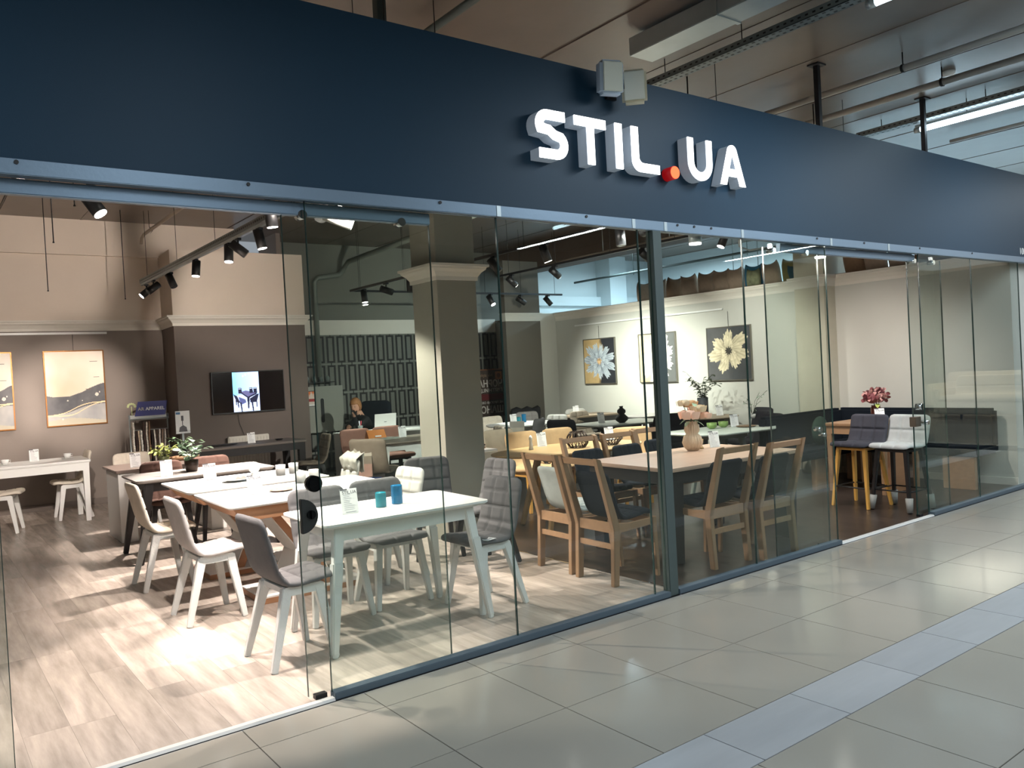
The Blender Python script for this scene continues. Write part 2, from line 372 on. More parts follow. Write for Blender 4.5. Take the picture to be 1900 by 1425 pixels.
# shop walls
struct('wall_back', MB().box(-1.3, 8.95, 0, 3.2, 9.1, CZ), TAUPE)
struct('trim_2', MB().box(-1.3, 8.90, 2.56, 3.08, 8.95, 3.48), CREAM)
struct('trim_3', MB().box(-1.3, 8.84, 3.48, 4.2, 8.95, CZ), CREAM)
struct('wall_back_2', MB().prism([(3.05, 8.15), (4.97, 8.15), (4.97, 8.95), (3.09, 8.95)], 'z', 0, 2.5), mat('tv_wall_paint', (108, 98, 92), .9, noise=.03, nscale=3))
struct('trim_4', MB().prism([(3.045, 8.14), (4.98, 8.14), (4.98, 8.95), (3.08, 8.95)], 'z', 2.5, 3.5), CREAM)
struct('wall_back_3', MB().box(4.97, 9.75, 0, 9.9, 9.9, CZ), mat('gate_wall_grey', (118, 118, 110), .85))
struct('trim_5', MB().box(4.97, 9.70, 2.36, 9.7, 9.75, 2.62), MOULD)
struct('wall_side', MB().box(4.9, 8.95, 0, 4.97, 9.75, CZ), TAUPE)
struct('wall_left', MB().box(-1.4, .17, 0, -1.2, 9.1, CZ), TAUPE)
struct('wall_back_4', MB().box(9.3, 7.85, 0, 9.75, 8.0, 2.5), PALE)
struct('wall_back_5', MB().box(8.52, 7.75, 0, 9.3, 7.9, 3.5), DTAUPE)
struct('wall_right', MB().box(9.75, .1, 0, 10.3, 9.75, 2.56), PALE)
struct('wall_right_2', MB().box(9.5, 2.19, 0, 10.3, 2.62, CZ), mat('pilaster_paint', (196, 190, 172), .85, noise=.04, nscale=6))
struct('wall_far_right', MB().box(14.2, .1, 0, 14.4, 9.9, CZ), BLUEW)
struct('wall_far_back', MB().box(9.9, 9.75, 0, 14.2, 9.9, CZ), BLUEW)
struct('trim_6', MB().box(12.6, 9.3, 0, 13.1, 9.75, CZ), BLUEW)
struct('trim_7', MB().box(10.3, 9.62, 2.9, 14.2, 9.75, 3.1), BLUEW)
struct('wall_far_front', MB().box(10.3, .17, 0, 14.2, .27, 3.4), BLUEW)
struct('trim_8', MB().box(9.85, 2.62, 3.48, 10.25, 9.75, CZ), CONCB, label='brown ceiling beam above the right wall')
struct('trim_9', MB().box(9.70, .1, 2.562, 10.36, 9.7, 2.582), mat('ledge_board', (120, 96, 78), .7), label='brown board on top of the right wall')
struct('baseboard_back', MB().box(-1.2, 8.93, 0, 3.05, 8.95, .08), mat('taupe_skirting', (110, 100, 92), .6))
struct('baseboard_right', MB().box(9.73, .1, 0, 9.75, 7.85, .08), MOULD)
# the other side of the walkway, seen only in the reflections of the glass
struct('wall_opposite', MB().box(-14, -9.3, 0, 31, -9.1, CZ+.1), mat('opposite_wall', (84, 78, 72), .85))
struct('wall_mall_end', MB().box(27, -9.1, 0, 27.2, 0, CZ+.1), mat('mall_end_wall', (120, 108, 96), .85))
struct('wall_mall_start', MB().box(-9.2, -9.1, 0, -9, 10, CZ+.1), mat('opposite_wall', (84, 78, 72), .85))
# cornices: stepped moulding swept along a line of corners
PROF = [(0, 0), (.018, 0), (.02, .035), (.05, .075), (.085, .1), (.09, .118), (.11, .122), (.112, .145), (0, .145)]
def cornice(name, pts, z, m=MOULD, closed=False, sc_=1.0, lab=None):
    P = [Vector((x, y)) for x, y in pts]; n = len(P); vs = []; K = len(PROF)
    for i, p in enumerate(P):
        a = P[i-1] if (i or closed) else None; b = P[(i+1) % n] if (i < n-1 or closed) else None
        ns = []
        if a is not None: t = (p-a).normalized(); ns.append(Vector((t.y, -t.x)))
        if b is not None: t = (b-p).normalized(); ns.append(Vector((t.y, -t.x)))
        k = sum(ns, Vector((0, 0))); k = k/len(ns); k = k/max(k.length_squared, .3)
        for d, h in PROF: vs.append((p.x+k.x*d*sc_, p.y+k.y*d*sc_, z+h))
    fs = []
    for i in range(n if closed else n-1):
        for j in range(K): fs.append((i*K+j, i*K+(j+1) % K, ((i+1) % n)*K+(j+1) % K, ((i+1) % n)*K+j))
    mb = MB().add(vs, fs)
    if not closed: mb.add(vs[:K], [tuple(range(K))]); mb.add(vs[-K:], [tuple(range(K))])
    return struct(name, mb, m, label=lab)
cornice('trim_10', [(-1.2, 8.95), (3.09, 8.95), (3.05, 8.15), (4.97, 8.15), (4.97, 8.9)], 2.43, sc_=.9)
cornice('trim_11', [(9.75, 7.85), (9.75, 2.62), (9.5, 2.62), (9.5, 2.19), (9.75, 2.19), (9.75, .12)], 2.43, sc_=.6)
cornice('trim_12', [(8.52, 7.9), (8.52, 7.75), (9.3, 7.75), (9.3, 7.85), (9.75, 7.85)], 2.43, m=PALE, sc_=.25)
cornice('trim_13', [(3.97, 3.10), (3.97, 2.65), (4.40, 2.65), (4.40, 3.10)], 2.43, closed=True, sc_=.9, lab='moulded capital of the free-standing column')
struct('column', MB().box(3.97, 2.65, 0, 4.40, 3.10, CZ), COLM)
# picture rails
struct('trim_14', MB().box(-1.2, 8.925, 2.385, 2.34, 8.95, 2.415), WHITE)
struct('trim_15', MB().box(9.725, 4.0, 2.29, 9.75, 7.3, 2.315), WHITE)
# ------------------------------------------------------------------ grille wall of dark key-pattern loops
gw = tag(MB().box(4.98, 9.735, .02, 9.74, 9.75, 2.36).obj('grille_wall', mat('grille_grey', (112, 113, 106), .6)), 'grey feature wall with rows of dark rectangular loops behind the desk', 'wall panel')
lp = MB(); W2, H2, t_ = .074, .235, .031
lp.box(-W2, -.012, -H2, -W2+t_, 0, H2).box(W2-t_, -.012, -H2, W2, 0, H2).box(-W2, -.012, H2-t_, W2, 0, H2).box(-W2, -.012, -H2, W2, 0, -H2+t_)
lp.box(-.006, -.012, H2, .006, 0, H2+.022).box(-.006, -.012, -H2-.022, .006, 0, -H2)
lpm = lp.mesh('loop', BLACK); rail_m = MB().box(-2.35, -.006, -.004, 2.35, 0, .004).mesh('rail', mat('grille_rail', (150, 150, 142), .5))
for r_ in range(5):
    for k in range(24): link('loop', lpm, gw, (5.1+k*.198, 9.735, 2.10-r_*.515))
    link('rail', rail_m, gw, (7.36, 9.735, 2.357-r_*.515))
# ------------------------------------------------------------------ shopfront
fas = tag(MB().box(-3.2, 0, 2.50, 13.5, .16, 3.405).obj('fascia', NAVYF), 'navy blue sign fascia running along the whole shopfront', 'fascia')
tr = tag(MB().box(-3.2, -.012, 2.435, 13.5, .05, 2.498).obj('fascia_rail', ALU, bev=.003), 'light blue-grey aluminium rail along the bottom of the navy fascia', 'rail')
scr = MB().cyl((0, -.003, 0), (0, .006, 0), .009, n=8).mesh('screw', BLACK)
for x in (.4, 1.32, 2.36, 3.42, 4.25, 4.6, 4.42, 5.9, 6.6, 7.55, 8.6): link('screw', scr, tr, (x, -.014, 2.484))
jn = MB().box(-.014, -.0145, 2.437, .014, -.012, 2.497).mesh('joint_plate', GALV)
for x in (2.75, 3.83, 4.13, 4.95, 6.1, 7.0): link('joint_plate', jn, tr, (x, 0, 0))
for (a, b, lab) in ((-3.2, 2.33, 'grey sliding door track tube over the left doorway'), (5.50, 7.58, 'grey sliding door track tube over the right doorway')):
    tag(MB().box(a, .052, 2.372, b, .096, 2.434).obj('door_track', ALU, bev=.004), lab, 'rail')
post = tag(MB().box(4.0, -.012, .0, 4.085, .05, 2.435).obj('mullion_post', STEEL, bev=.004), 'slate grey steel post dividing the shopfront glass', 'post')
def pane(n, x0, x1, y, z0, z1, lab):
    o = tag(MB().box(x0, y-.005, z0, x1, y+.005, z1).obj('window_%d' % n, GLASS), lab, None, None, 'structure')
    e = MB().box(x0-.0015, y-.006, z0, x0+.0012, y+.006, z1).box(x1-.0012, y-.006, z0, x1+.0015, y+.006, z1)
    e.obj('glass_edge', EDGE, o); return o
pane(1, -3.2, .27, .02, .06, 2.435, 'fixed glass pane left of the left doorway')
pane(2, 1.60, 2.745, .02, .034, 2.435, 'fixed glass pane in front of the white table')
pane(3, 2.75, 3.885, .02, .034, 2.435, 'fixed glass pane in front of the grey chairs')
pane(4, 3.89, 4.0, .02, .034, 2.435, 'narrow glass pane left of the steel post')
pane(5, 4.085, 4.97, .02, .034, 2.435, 'fixed glass pane right of the steel post')
pane(6, 4.975, 6.05, .02, .034, 2.435, 'fixed glass pane left of the right doorway')
pane(7, 7.57, 8.62, .02, .034, 2.435, 'fixed glass pane right of the right doorway')
pane(8, 8.625, 9.74, .02, .034, 2.435, 'fixed glass pane at the far right of the shopfront')
for (a, b, lab) in ((1.6, 4.0, 'blue-grey aluminium sill under the left glass panes'), (4.085, 6.05, 'blue-grey aluminium sill under the panes right of the post'), (7.59, 9.74, 'blue-grey aluminium sill under the far right panes'), (-3.2, .27, 'aluminium sill at the far left pane')):
    tag(MB().box(a, -.02, 0, b, .04, .036).obj('sill_profile', mat('sill_blue_grey', (84, 98, 108), .5, .2), bev=.003), lab, 'sill')
for (a, b, lab) in ((.27, 1.6, 'white floor guide rail across the left doorway'), (6.05, 7.59, 'white floor guide rail across the right doorway')):
    tag(MB().prism([(-.02, 0), (-.012, .012), (.02, .012), (.028, 0)], 'x', a, b).obj('threshold', mat('threshold_grey', (196, 196, 192), .4)), lab, 'threshold')
# sliding doors of frameless glass
def door(n, x0, x1, lock_x, side, lab):
    o = tag(MB().box(x0, .068, .02, x1, .078, 2.40).obj('door_%d' % n, GLASS), lab, None, None, 'structure')
    MB().box(x0-.0015, .067, .02, x0+.0012, .079, 2.40).box(x1-.0012, .067, .02, x1+.0015, .079, 2.40).obj('glass_edge', EDGE, o)
    for hx in (x0+.10, x1-.18):
        MB().cyl((hx, .04, 2.375), (hx, .10, 2.375), .022, n=20).box(hx-.008, .055, 2.36, hx+.008, .09, 2.43).obj('hanger', CHROME, o)
    MB().box(lock_x-.03, .055, .0, lock_x+.03, .09, .022).obj('floor_guide', DKMETAL, o)
    return o
d1 = door(1, 1.50, 2.33, 1.56, 1, 'sliding glass door of the left doorway, slid open')
ds = [(0, -.085), (0, .085)]+[(.086*math.cos(a), .085*math.sin(a)) for a in np.linspace(PI/2, -PI/2, 17)[1:-1]]
lk = MB().prism([(1.505+p[0], .905+p[1]) for p in ([(0, -.085)]+[(.086*math.cos(a), .085*math.sin(a)) for a in np.linspace(-PI/2, PI/2, 17)])], 'y', .04, .066)
lko = lk.obj('lock', mat('gunmetal', (70, 72, 70), .35, .6), d1, bev=.003)
MB().cyl((1.553, .03, .91), (1.553, .042, .91), .022, n=20).box(1.548, .016, .892, 1.558, .032, .928).obj('key_cylinder', mat('dark_chrome', (40, 42, 44), .2, .9), lko)
MB().cyl((1.577, .03, 1.058), (1.577, .066, 1.058), .04, n=28).cyl((1.577, .022, 1.058), (1.577, .032, 1.058), .03, n=28).obj('door_knob', mat('dark_chrome', (40, 42, 44), .2, .9), d1)
d2 = door(2, 5.30, 6.02, 5.9, 1, 'sliding glass door left leaf of the right doorway')
MB().cyl((5.92, .04, .95), (5.92, .1, .95), .02, n=20).cyl((5.98, .04, .90), (5.98, .1, .90), .016, n=16).obj('door_knob', CHROME, d2)
d3 = door(3, 7.46, 8.1, 7.5, 1, 'sliding glass door right leaf of the right doorway')
MB().box(7.44, .04, .84, 7.54, .1, .93).obj('lock', mat('bronze_lock', (112, 104, 92), .35, .7), d3, bev=.003)
MB().cyl((7.56, .03, 1.02), (7.56, .09, 1.02), .03, n=24).cyl((7.6, .0, .87), (7.6, .1, .87), .02, n=20).obj('door_knob', CHROME, d3)
# ------------------------------------------------------------------ illuminated sign letters
LWH = emit('lit_letter_face', (255, 255, 255), 3); LSIDE = mat('letter_return', (176, 188, 200), .5, emis=.12)
def stroke(pts, wd, closed=False):
    """flat ribbon around a centre line -> outline polygon"""
    P = [Vector(p) for p in pts]; Lf, Rt = [], []
    for i, p in enumerate(P):
        a = P[i-1] if i else None; b = P[i+1] if i < len(P)-1 else None
        ns = []
        for q0, q1 in ((a, p), (p, b)):
            if q0 is None or q1 is None: continue
            t = (q1-q0).normalized(); ns.append(Vector((-t.y, t.x)))
        k = sum(ns, Vector((0, 0)))/len(ns); k = k/max(k.length_squared, .5)
        Lf.append(p+k*wd/2); Rt.append(p-k*wd/2)
    return [tuple(q) for q in Lf+Rt[::-1]]
def arc(cx, cz, rx, rz, a0, a1, n=10): return [(cx+rx*math.cos(math.radians(a0+(a1-a0)*k/n)), cz+rz*math.sin(math.radians(a0+(a1-a0)*k/n))) for k in range(n+1)]
def letter(name_lab, polys, x, z):
    t = bpy.data.objects.new('sign_letter', None); COL.objects.link(t)
    body = MB(); face = MB()
    for pl in polys:
        q = [(x+a, z+b) for a, b in pl]; body.prism(q, 'y', -.082, .004); face.prism(q, 'y', -.09, -.082)
    tag(t, name_lab, 'sign letter', 'letters of the illuminated shop sign')
    body.obj('letter_return', LSIDE, t, bev=.002); face.obj('letter_face', LWH, t, bev=.002); return t
H = .285; S_ = .058; h = S_/2
Spts = [(.225, H-h), (.115, H-h)]+arc(.088, H-h-.058, .059, .058, 90, 205, 9)+[(.10, .168), (.14, .142)]+arc(.152, h+.058, .06, .058, 50, -90, 9)+[(.11, h), (.02, h)]
letter('glowing white letter S, first of the sign', [stroke(Spts, S_)], 2.992, 2.785)
letter('glowing white letter T, second of the sign', [[(0, H), (.26, H), (.26, H-S_), (.16, H-S_), (.16, 0), (.10, 0), (.10, H-S_), (0, H-S_)]], 3.290, 2.785)
letter('glowing white letter I between T and L', [[(0, 0), (.062, 0), (.062, H), (0, H)]], 3.627, 2.785)
letter('glowing white letter L before the red dot', [[(0, H), (.062, H), (.062, .09)]+arc(.10, .096, .038, .038, 180, 270, 5)+[(.25, .058), (.25, 0), (.075, 0)]+arc(.075, .075, .075, .075, 270, 180, 6)], 3.770, 2.785)
Upts = [(h, H), (h, .12)]+arc(.125, .125, .125-h, .125-h, 180, 360, 14)[1:]+[(.25-h, H)]
letter('glowing white letter U right of the red dot', [stroke(Upts, S_)], 4.305, 2.785)
Aou = [(0, 0), (.062, 0), (.085, .072), (.192, .072), (.214, 0), (.276, 0), (.186, H-.03)]+arc(.138, H-.04, .05, .04, 20, 160, 8)+[(.09, H-.03)]
def a_poly():
    l = [(0, 0), (.064, 0), (.083, .062), (.10, .115), (.138, .228), (.138, H)]+arc(.138, H-.045, .05, .045, 90, 165, 6)[1:]
    r = [(.276-a, b) for a, b in l][::-1]
    return [l, r, [(.083, .062), (.193, .062), (.176, .115), (.10, .115)]]
letter('glowing white letter A, last of the sign', a_poly(), 4.638, 2.785)
t = bpy.data.objects.new('sign_dot', None); COL.objects.link(t); tag(t, 'glowing red round dot in the shop sign', 'sign letter')
MB().cyl((4.178, .004, 2.818), (4.178, -.075, 2.818), .044, n=32).obj('dot_return', mat('red_acrylic', (150, 12, 16), .4, emis=.45), t)
MB().cyl((4.178, -.075, 2.818), (4.178, -.082, 2.818), .04, n=32).obj('dot_face', emit('lit_dot_face', (255, 96, 60), 2.2), t)
nm = thing('unit_number', (9.83, -.002, 2.556), 0, 'small white unit number on the navy fascia at the far right', 'number')
put_text('digits', text_mesh('108', .105, .002, WHITE), nm, (0, 0, 0), (PI/2, 0, 0))
# pair of emergency flood lamps on top of the fascia
fl = thing('emergency_lamp', (3.68, -.10, 3.31), 0, 'pair of white twin flood lamps on a bracket above the sign', 'lamp')
for i, (x, rz, m) in enumerate(((-.115, .12, mat('lamp_housing_blue_white', (190, 205, 220), .4)), (.095, -.35, mat('lamp_housing_cream', (206, 200, 176), .4)))):
    o = MB().box(-.07, -.045, -.095, .07, .045, .095).obj('flood_head', m, fl, bev=.018); o.location = (x, -.03, .01-i*.02); o.rotation_euler = (.08, 0, rz-.45); o.scale = (1.12, 1, 1.08)
    l = MB().box(-.058, -.052, -.082, .058, -.044, .082).obj('lens', mat('prismatic_lens', (225, 228, 214), .3), o, bev=.004)
MB().box(-.02, -.02, -.03, .02, .11, .03).cyl((-.1, 0, 0), (.1, 0, 0), .012).box(-.04, .075, -.07, .04, .098, .09).obj('bracket', BLACK, fl)
# ------------------------------------------------------------------ things under the mall ceiling
tubeface = emit('fluorescent_tube', (214, 240, 255), 9)
def fluo(x, y0, y1, z, lab):
    t = thing('tube_lamp', (x, (y0+y1)/2, z), 0, lab, 'lamp'); L_ = (y1-y0)/2
    MB().cyl((0, -L_+.04, 0), (0, L_-.04, 0), .026, n=14).obj('tube', tubeface, t)
    MB().cyl((0, -L_-.01, 0), (0, -L_+.05, 0), .029, n=14).cyl((0, L_-.05, 0), (0, L_+.01, 0), .029, n=14).box(-.02, -L_, .026, .02, L_, .05).obj('end_caps', GALV, t)
    for s in (-1, 1): MB().cyl((0, s*L_*.6, .05), (0, s*L_*.6, CZ-z), .004, n=6).obj('wire', DKMETAL, t)
    return t
fluo(8.42, -2.1, .40, 3.79, 'lit tube lamp high above the right doorway')
fluo(5.12, -3.3, -.95, 3.80, 'lit tube lamp near the top edge beside the perforated tray')
fluo(12.2, -3.4, -1.0, 3.79, 'lit tube lamp beyond the shop'); fluo(8.42, -6.2, -3.7, 3.79, 'lit tube lamp behind the walkway')
def tray(x, y0, y1, z, lab, wd=.1, hh=.05, m=TRAYM, name='cable_tray', n=None):
    t = thing(name, (x, (y0+y1)/2, z), 0, lab, 'cable tray'); L_ = (y1-y0)/2
    MB().box(-wd/2, -L_, 0, wd/2, L_, .004).box(-wd/2, -L_, 0, -wd/2+.004, L_, hh).box(wd/2-.004, -L_, 0, wd/2, L_, hh).obj('channel', m, t)
    sl = MB(); k = -L_+.03
    while k < L_-.04:
        for sx in (-wd*.25, wd*.25): sl.box(sx-.007, k, -.0015, sx+.007, k+.022, 0)
        sl.box(-wd/2-.0015, k, hh*.4, -wd/2, k+.022, hh*.62); k += .055
    tag(sl.obj('slots', BLACK, t), kind='stuff')
    for s in (-.8, 0, .8): MB().cyl((0, s*L_, 0), (0, s*L_, CZ-z), .004, n=6).obj('rod', DKMETAL, t)
    return t
tray(4.97, -1.0, .85, 3.79, 'perforated steel cable tray right of the duct')
tray(8.3, -1.6, .95, 3.84, 'perforated cable tray over the lit tube above the right doorway')
dt = thing('air_duct', (4.47, -1.3, 3.80), 0, 'rectangular galvanised air duct under the ceiling above the sign', 'duct')
MB().box(-.12, -1.7, 0, .12, 1.75, .13).obj('duct_body', GALV, dt, bev=.004)
for y in (-.9, .0, .95): MB().box(-.127, y, -.007, .127, y+.03, .137).obj('flange', GALV, dt)
for y in (.4,): MB().tube([(-.13, y, .17), (-.12, y, -.012), (.12, y+.03, -.012), (.14, y, .17)], .004, 6).obj('hanger_wire', DKMETAL, dt)
for (x, r_, lab) in ((6.62, .028, 'grey conduit pipe crossing above the letter A'), (7.28, .03, 'second grey conduit pipe, right of the first')):
    t = thing('ceiling_pipe', (x, -1.2, 3.84), 0, lab, 'pipe')
    MB().cyl((0, -2.6, 0), (0, 2.2, 0), r_, n=14).obj('pipe', PIPEM, t)
    for y in (-1.2, .8): MB().cyl((0, y, 0), (0, y, .13), .005, n=6).cyl((0, y-.01, 0), (0, y+.01, 0), r_*1.25, n=14).obj('clamp', DKMETAL, t)
t = thing('ceiling_pipe', (9.6, -1.0, 3.88), 0, 'thin dark pipe at the right edge under the ceiling', 'pipe'); MB().cyl((0, -2.6, 0), (0, 1.6, 0), .02, n=12).obj('pipe', PIPEM, t)
for (x, y, l, lab) in ((6.22, .12, .55, 'dark steel hanger post left of the two pipes'), (8.0, .12, .55, 'dark steel hanger post behind the long tube lamp')):
    t = thing('hanger_post', (x, y, CZ-l), 0, lab, 'bracket'); MB().box(-.02, -.02, 0, .02, .02, l-.01).obj('post', DKMETAL, t); MB().box(-.06, -.05, l-.012, .06, .05, l).obj('top_plate', DKMETAL, t)
t = thing('ceiling_pipe', (2.86, .5, 3.80), 0, 'slanting grey pipe above the fascia at top left', 'pipe'); MB().cyl((0, -1.2, 0), (0, .5, 0), .026, n=14).obj('pipe', STEEL, t)
t = thing('hanger_post', (2.45, .7, 3.3), 0, 'grey square post rising behind the fascia at the top left', 'bracket'); MB().box(-.03, -.03, 0, .03, .03, CZ-3.3).obj('post', STEEL, t)
t = thing('smoke_detector', (7.45, -.38, CZ-.001), 0, 'white round smoke detector on the mall ceiling', 'detector'); MB().lathe([(.055, 0), (.055, -.018), (.042, -.035), (.02, -.042)], n=24).obj('detector_body', WHITE, t)
# ================================================================== SPOTLIGHTS ON TRACKS
SF = 2.0
LENS = emit('lit_lamp_lens', (255, 246, 238), 14); LENSOFF = mat('lens_off', (60, 60, 62), .2)
def track(x0, y0, x1, y1, z, lab, m=DKMETAL, tray_=False):
    t = thing('lighting_track', ((x0+x1)/2, (y0+y1)/2, z), math.atan2(y1-y0, x1-x0), lab, 'lighting track'); L_ = math.hypot(x1-x0, y1-y0)/2
    MB().box(-L_, -.018, 0, L_, .018, .03).obj('track_rail', m, t, bev=.002)
    if tray_:
        MB().box(-L_, -.03, .03, L_, .03, .034).box(-L_, -.03, .034, L_, -.027, .085).box(-L_, .027, .034, L_, .03, .085).obj('perforated_channel', TRAYM, t)
        s = MB(); k = -L_+.03
        while k < L_-.03:
            s.box(k, .03, .05, k+.028, .0315, .07); k += .055
        tag(s.obj('slots', BLACK, t), kind='stuff')
    for k in np.linspace(-L_*.92, L_*.92, 6): MB().cyl((k, 0, .03), (k, 0, CZ-z), .003, n=6).obj('rod', DKMETAL, t)
    return t
def spot(x, y, z, aim, lit, lab, w=0, col=None, ang=46, body=None, size=1.22, blend=.3, grp=None, drop=0):
    """z: underside of the track; aim: direction the head points"""
    t = thing('track_spotlight', (x, y, z), 0, lab, 'spotlight', grp)
    MB().box(-.018, -.045, -.022, .018, .045, -.001).cyl((0, 0, -.022), (0, 0, -.065), .009, n=10).obj('adapter', DKMETAL, t)
    if drop: MB().cyl((0, 0, -.01), (0, 0, drop), .008, n=10).obj('stem', DKMETAL, t)
    d = Vector(aim).normalized(); p = Vector((0, 0, -.10)); a = p-d*.07*size; b = p+d*.075*size; r = .037*size
    MB().cyl(a, b, r, n=24).obj('head', body or BLACK, t)
    MB().cyl(b, b+d*.004, r*.88, n=24).obj('lens', LENS if lit else LENSOFF, t)
    if lit and w:
        l = bpy.data.lights.new('beam', 'SPOT'); l.energy = w*SF; l.color = col or WARM; l.spot_size = math.radians(ang); l.spot_blend = blend; l.shadow_soft_size = .028
        o = bpy.data.objects.new('beam', l); COL.objects.link(o); o.parent = t; o.location = b+d*.03
        o.rotation_euler = d.to_track_quat('-Z', 'Y').to_euler()
    return t
TX, TZ = 2.70, 3.0
track(2.70, .15, 2.70, 8.28, TZ, 'grey perforated light track running back along the left side', GALV, True)
for nm_, x, y, aim, lit, lab, W_ in (
    ('k', 2.72, 8.12, (-.75, .05, -.65), 1, 'lit black spotlight at the far end of the left track', 60),
    ('j', 2.70, 7.65, (-.8, -.1, -.6), 0, 'unlit black spotlight beside the lit one at the far end of the track', 0),
    ('i', 2.72, 6.85, (.25, -.35, -.9), 0, 'unlit black spotlight pointing steeply down, third from the far end', 0),
    ('h', 2.70, 5.7, (-.12, -.1, -1), 1, 'lit black spotlight midway along the left track', 230),
    ('g', 2.70, 4.55, (-.1, -.15, -1), 1, 'lit black spotlight left of a tilted unlit one', 210),
    ('f', 2.70, 4.25, (.75, -.25, -.65), 0, 'unlit black spotlight tilted to the right, middle of the left track', 0),
    ('e', 2.70, 3.65, (.18, -.1, -1), 1, 'lit black spotlight, second nearest lit one of the left track', 280),
    ('b', 2.30, 2.30, (.12, .02, -1), 1, 'large lit black spotlight nearest the fascia, left of the track', 95),
    ('c', 2.70, 2.25, (-.35, -.3, -.9), 0, 'unlit black spotlight seen behind the glass door edge', 0)):
    spot(x, y, TZ-(.06 if nm_ == 'b' else 0), aim, lit, lab, W_, None, {'b': 84, 'e': 98}.get(nm_, 50))
track(2.30, .3, 2.30, 2.36, 2.94, 'short black light track just left of the perforated one')
spot(2.70, 1.97, 2.885, (.92, -.3, -.36), 1, 'white spotlight pointing right under the fascia', 60, NEUT, 70, mat('spot_white', (206, 204, 198), .4), 1.5, drop=.115)
t = spot(1.06, 2.24, 2.925, (.45, -.35, -.82), 1, 'lit black spotlight alone at the upper left', 190, WARM, 60, size=1.3)
track(1.06, .3, 1.06, 2.3, 2.925, 'short black light track holding the lone upper left spotlight')
spot(1.06, .9, 2.925, (.15, .0, -1), 1, 'added fill spotlight near the left doorway, unseen behind the fascia', 140, WARM, 60)  # unseen lamp, added to brighten the doorway floor
track(.62, .3, .62, 2.1, 3.0, 'added black light track, unseen behind the fascia at the far left')  # unseen track and its three spots, added to light paintings and wall table
spot(.62, 1.95, 3.0, (1.28, 6.95, -1.36), 1, 'added unseen spotlight aimed at the landscape painting', 900, WARM, 15, blend=.8)
spot(.62, 1.5, 3.0, (.17, 7.4, -1.36), 1, 'added unseen spotlight aimed at the left painting', 600, WARM, 16, blend=.8)
spot(.62, 1.1, 3.0, (.45, 5.6, -2.3), 1, 'added unseen spotlight aimed at the table by the left wall', 420, WARM, 26, blend=.8)
spot(2.70, .9, TZ, (7.2, 2.6, .1), 1, 'added fill spotlight, unseen, aimed across at the ledge cushions', 160, NEUT, 24, blend=1)  # unseen fill spot, added to lighten the cushions on the ledge
# second track: L shape
track(5.36, .2, 5.36, 7.3, 2.85, 'black light track running back behind the column')
track(5.36, 7.3, 9.5, 7.34, 2.85, 'black light track branch running right along the back')
G2 = (.98, .98, .90)
for x, y, aim, lit, lab, W_, an in (
    (5.40, 6.95, (.05, -.1, -1), 1, 'lit black spotlight at the corner of the two black tracks', 80, 60),
    (5.58, 7.3, (.05, -.1, -1), 1, 'second lit black spotlight beside the corner of the black tracks', 80, 60),
    (5.36, 6.2, (.9, -.2, -.3), 0, 'unlit black spotlight lying nearly level left of the column', 0, 40),
    (5.36, 5.55, (-.05, -.1, -1), 0, 'unlit black spotlight half hidden by the column', 0, 40),
    (5.36, 3.65, (.4, -.35, -.75), 0, 'unlit black spotlight just right of the column capital', 0, 40),
    (5.36, 2.75, (.28, -.1, -.85), 1, 'lit black spotlight in front of the brown beam', 150, 75),
    (5.36, 1.65, (-.02, -.1, -1), 0, 'unlit black spotlight left of the steel post', 0, 40),
    (7.9, 7.3, (.15, -.5, -.8), 1, 'lit black spotlight under the back track branch', 170, 60),
    (8.55, 7.32, (.9, -.3, -.6), 0, 'unlit black spotlight in the middle of the back track branch', 0, 40),
    (9.15, 7.32, (.5, -.4, -.8), 0, 'unlit black spotlight at the right end of the back branch', 0, 40)):
    spot(x, y, 2.85, aim, lit, lab, W_, G2, an)
track(7.3, .3, 7.3, 6.2, 2.98, 'black light track added on the right to carry fill spotlights')  # track and its six spots are additions that brighten the right half
for y, aim, lab, W_, an in ((5.9, (1, -.02, -.75), 'added fill spotlight aimed at the middle flower picture', 230, 75), (4.9, (1, .06, -.62), 'added fill spotlight aimed between the flower pictures', 200, 62), (3.2, (1, .1, -.6), 'added fill spotlight aimed at the pale flower picture', 110, 70),
                        (2.0, (-.4, .2, -.9), 'added fill spotlight over the long wooden table', 150, 45), (1.0, (.75, .25, -.8), 'added fill spotlight over the bar stools', 95, 85), (.7, (-.9, .1, -.85), 'added fill spotlight over the oak chairs by the glass', 60, 42)):
    spot(7.3, y, 2.98, aim, 1, lab, W_, G2 if y > 2.5 else NEUT, an, blend=1)
for x_, y_, aim, lab, W_, an in ((2.70, 1.2, (-.35, 6, .1), 'added fill spotlight, unseen, aimed back at the cream upper wall', 330, 60), (2.70, .7, (.55, 8, -.9), 'added fill spotlight, unseen, aimed at the television wall', 260, 52), (2.70, .4, (-1.2, 1.2, -2), 'added fill spotlight, unseen, over the left doorway', 150, 110)):
    spot(x_, y_, TZ, aim, 1, lab, W_, WARM, an, blend=1)  # wide fill beams added on the unseen front part of the left track
for x_, y_, aim, lab, W_, an in ((5.36, .95, (.4, 8, -1.2), 'added fill spotlight, unseen, aimed at the grille wall', 330, 60), (5.36, 1.3, (1.5, 5, -.6), 'added fill spotlight on the black track aimed at the back right', 260, 60)):
    spot(x_, y_, 2.85, aim, 1, lab, W_, G2, an, blend=1)  # fill spots added to the second track to lift the back walls
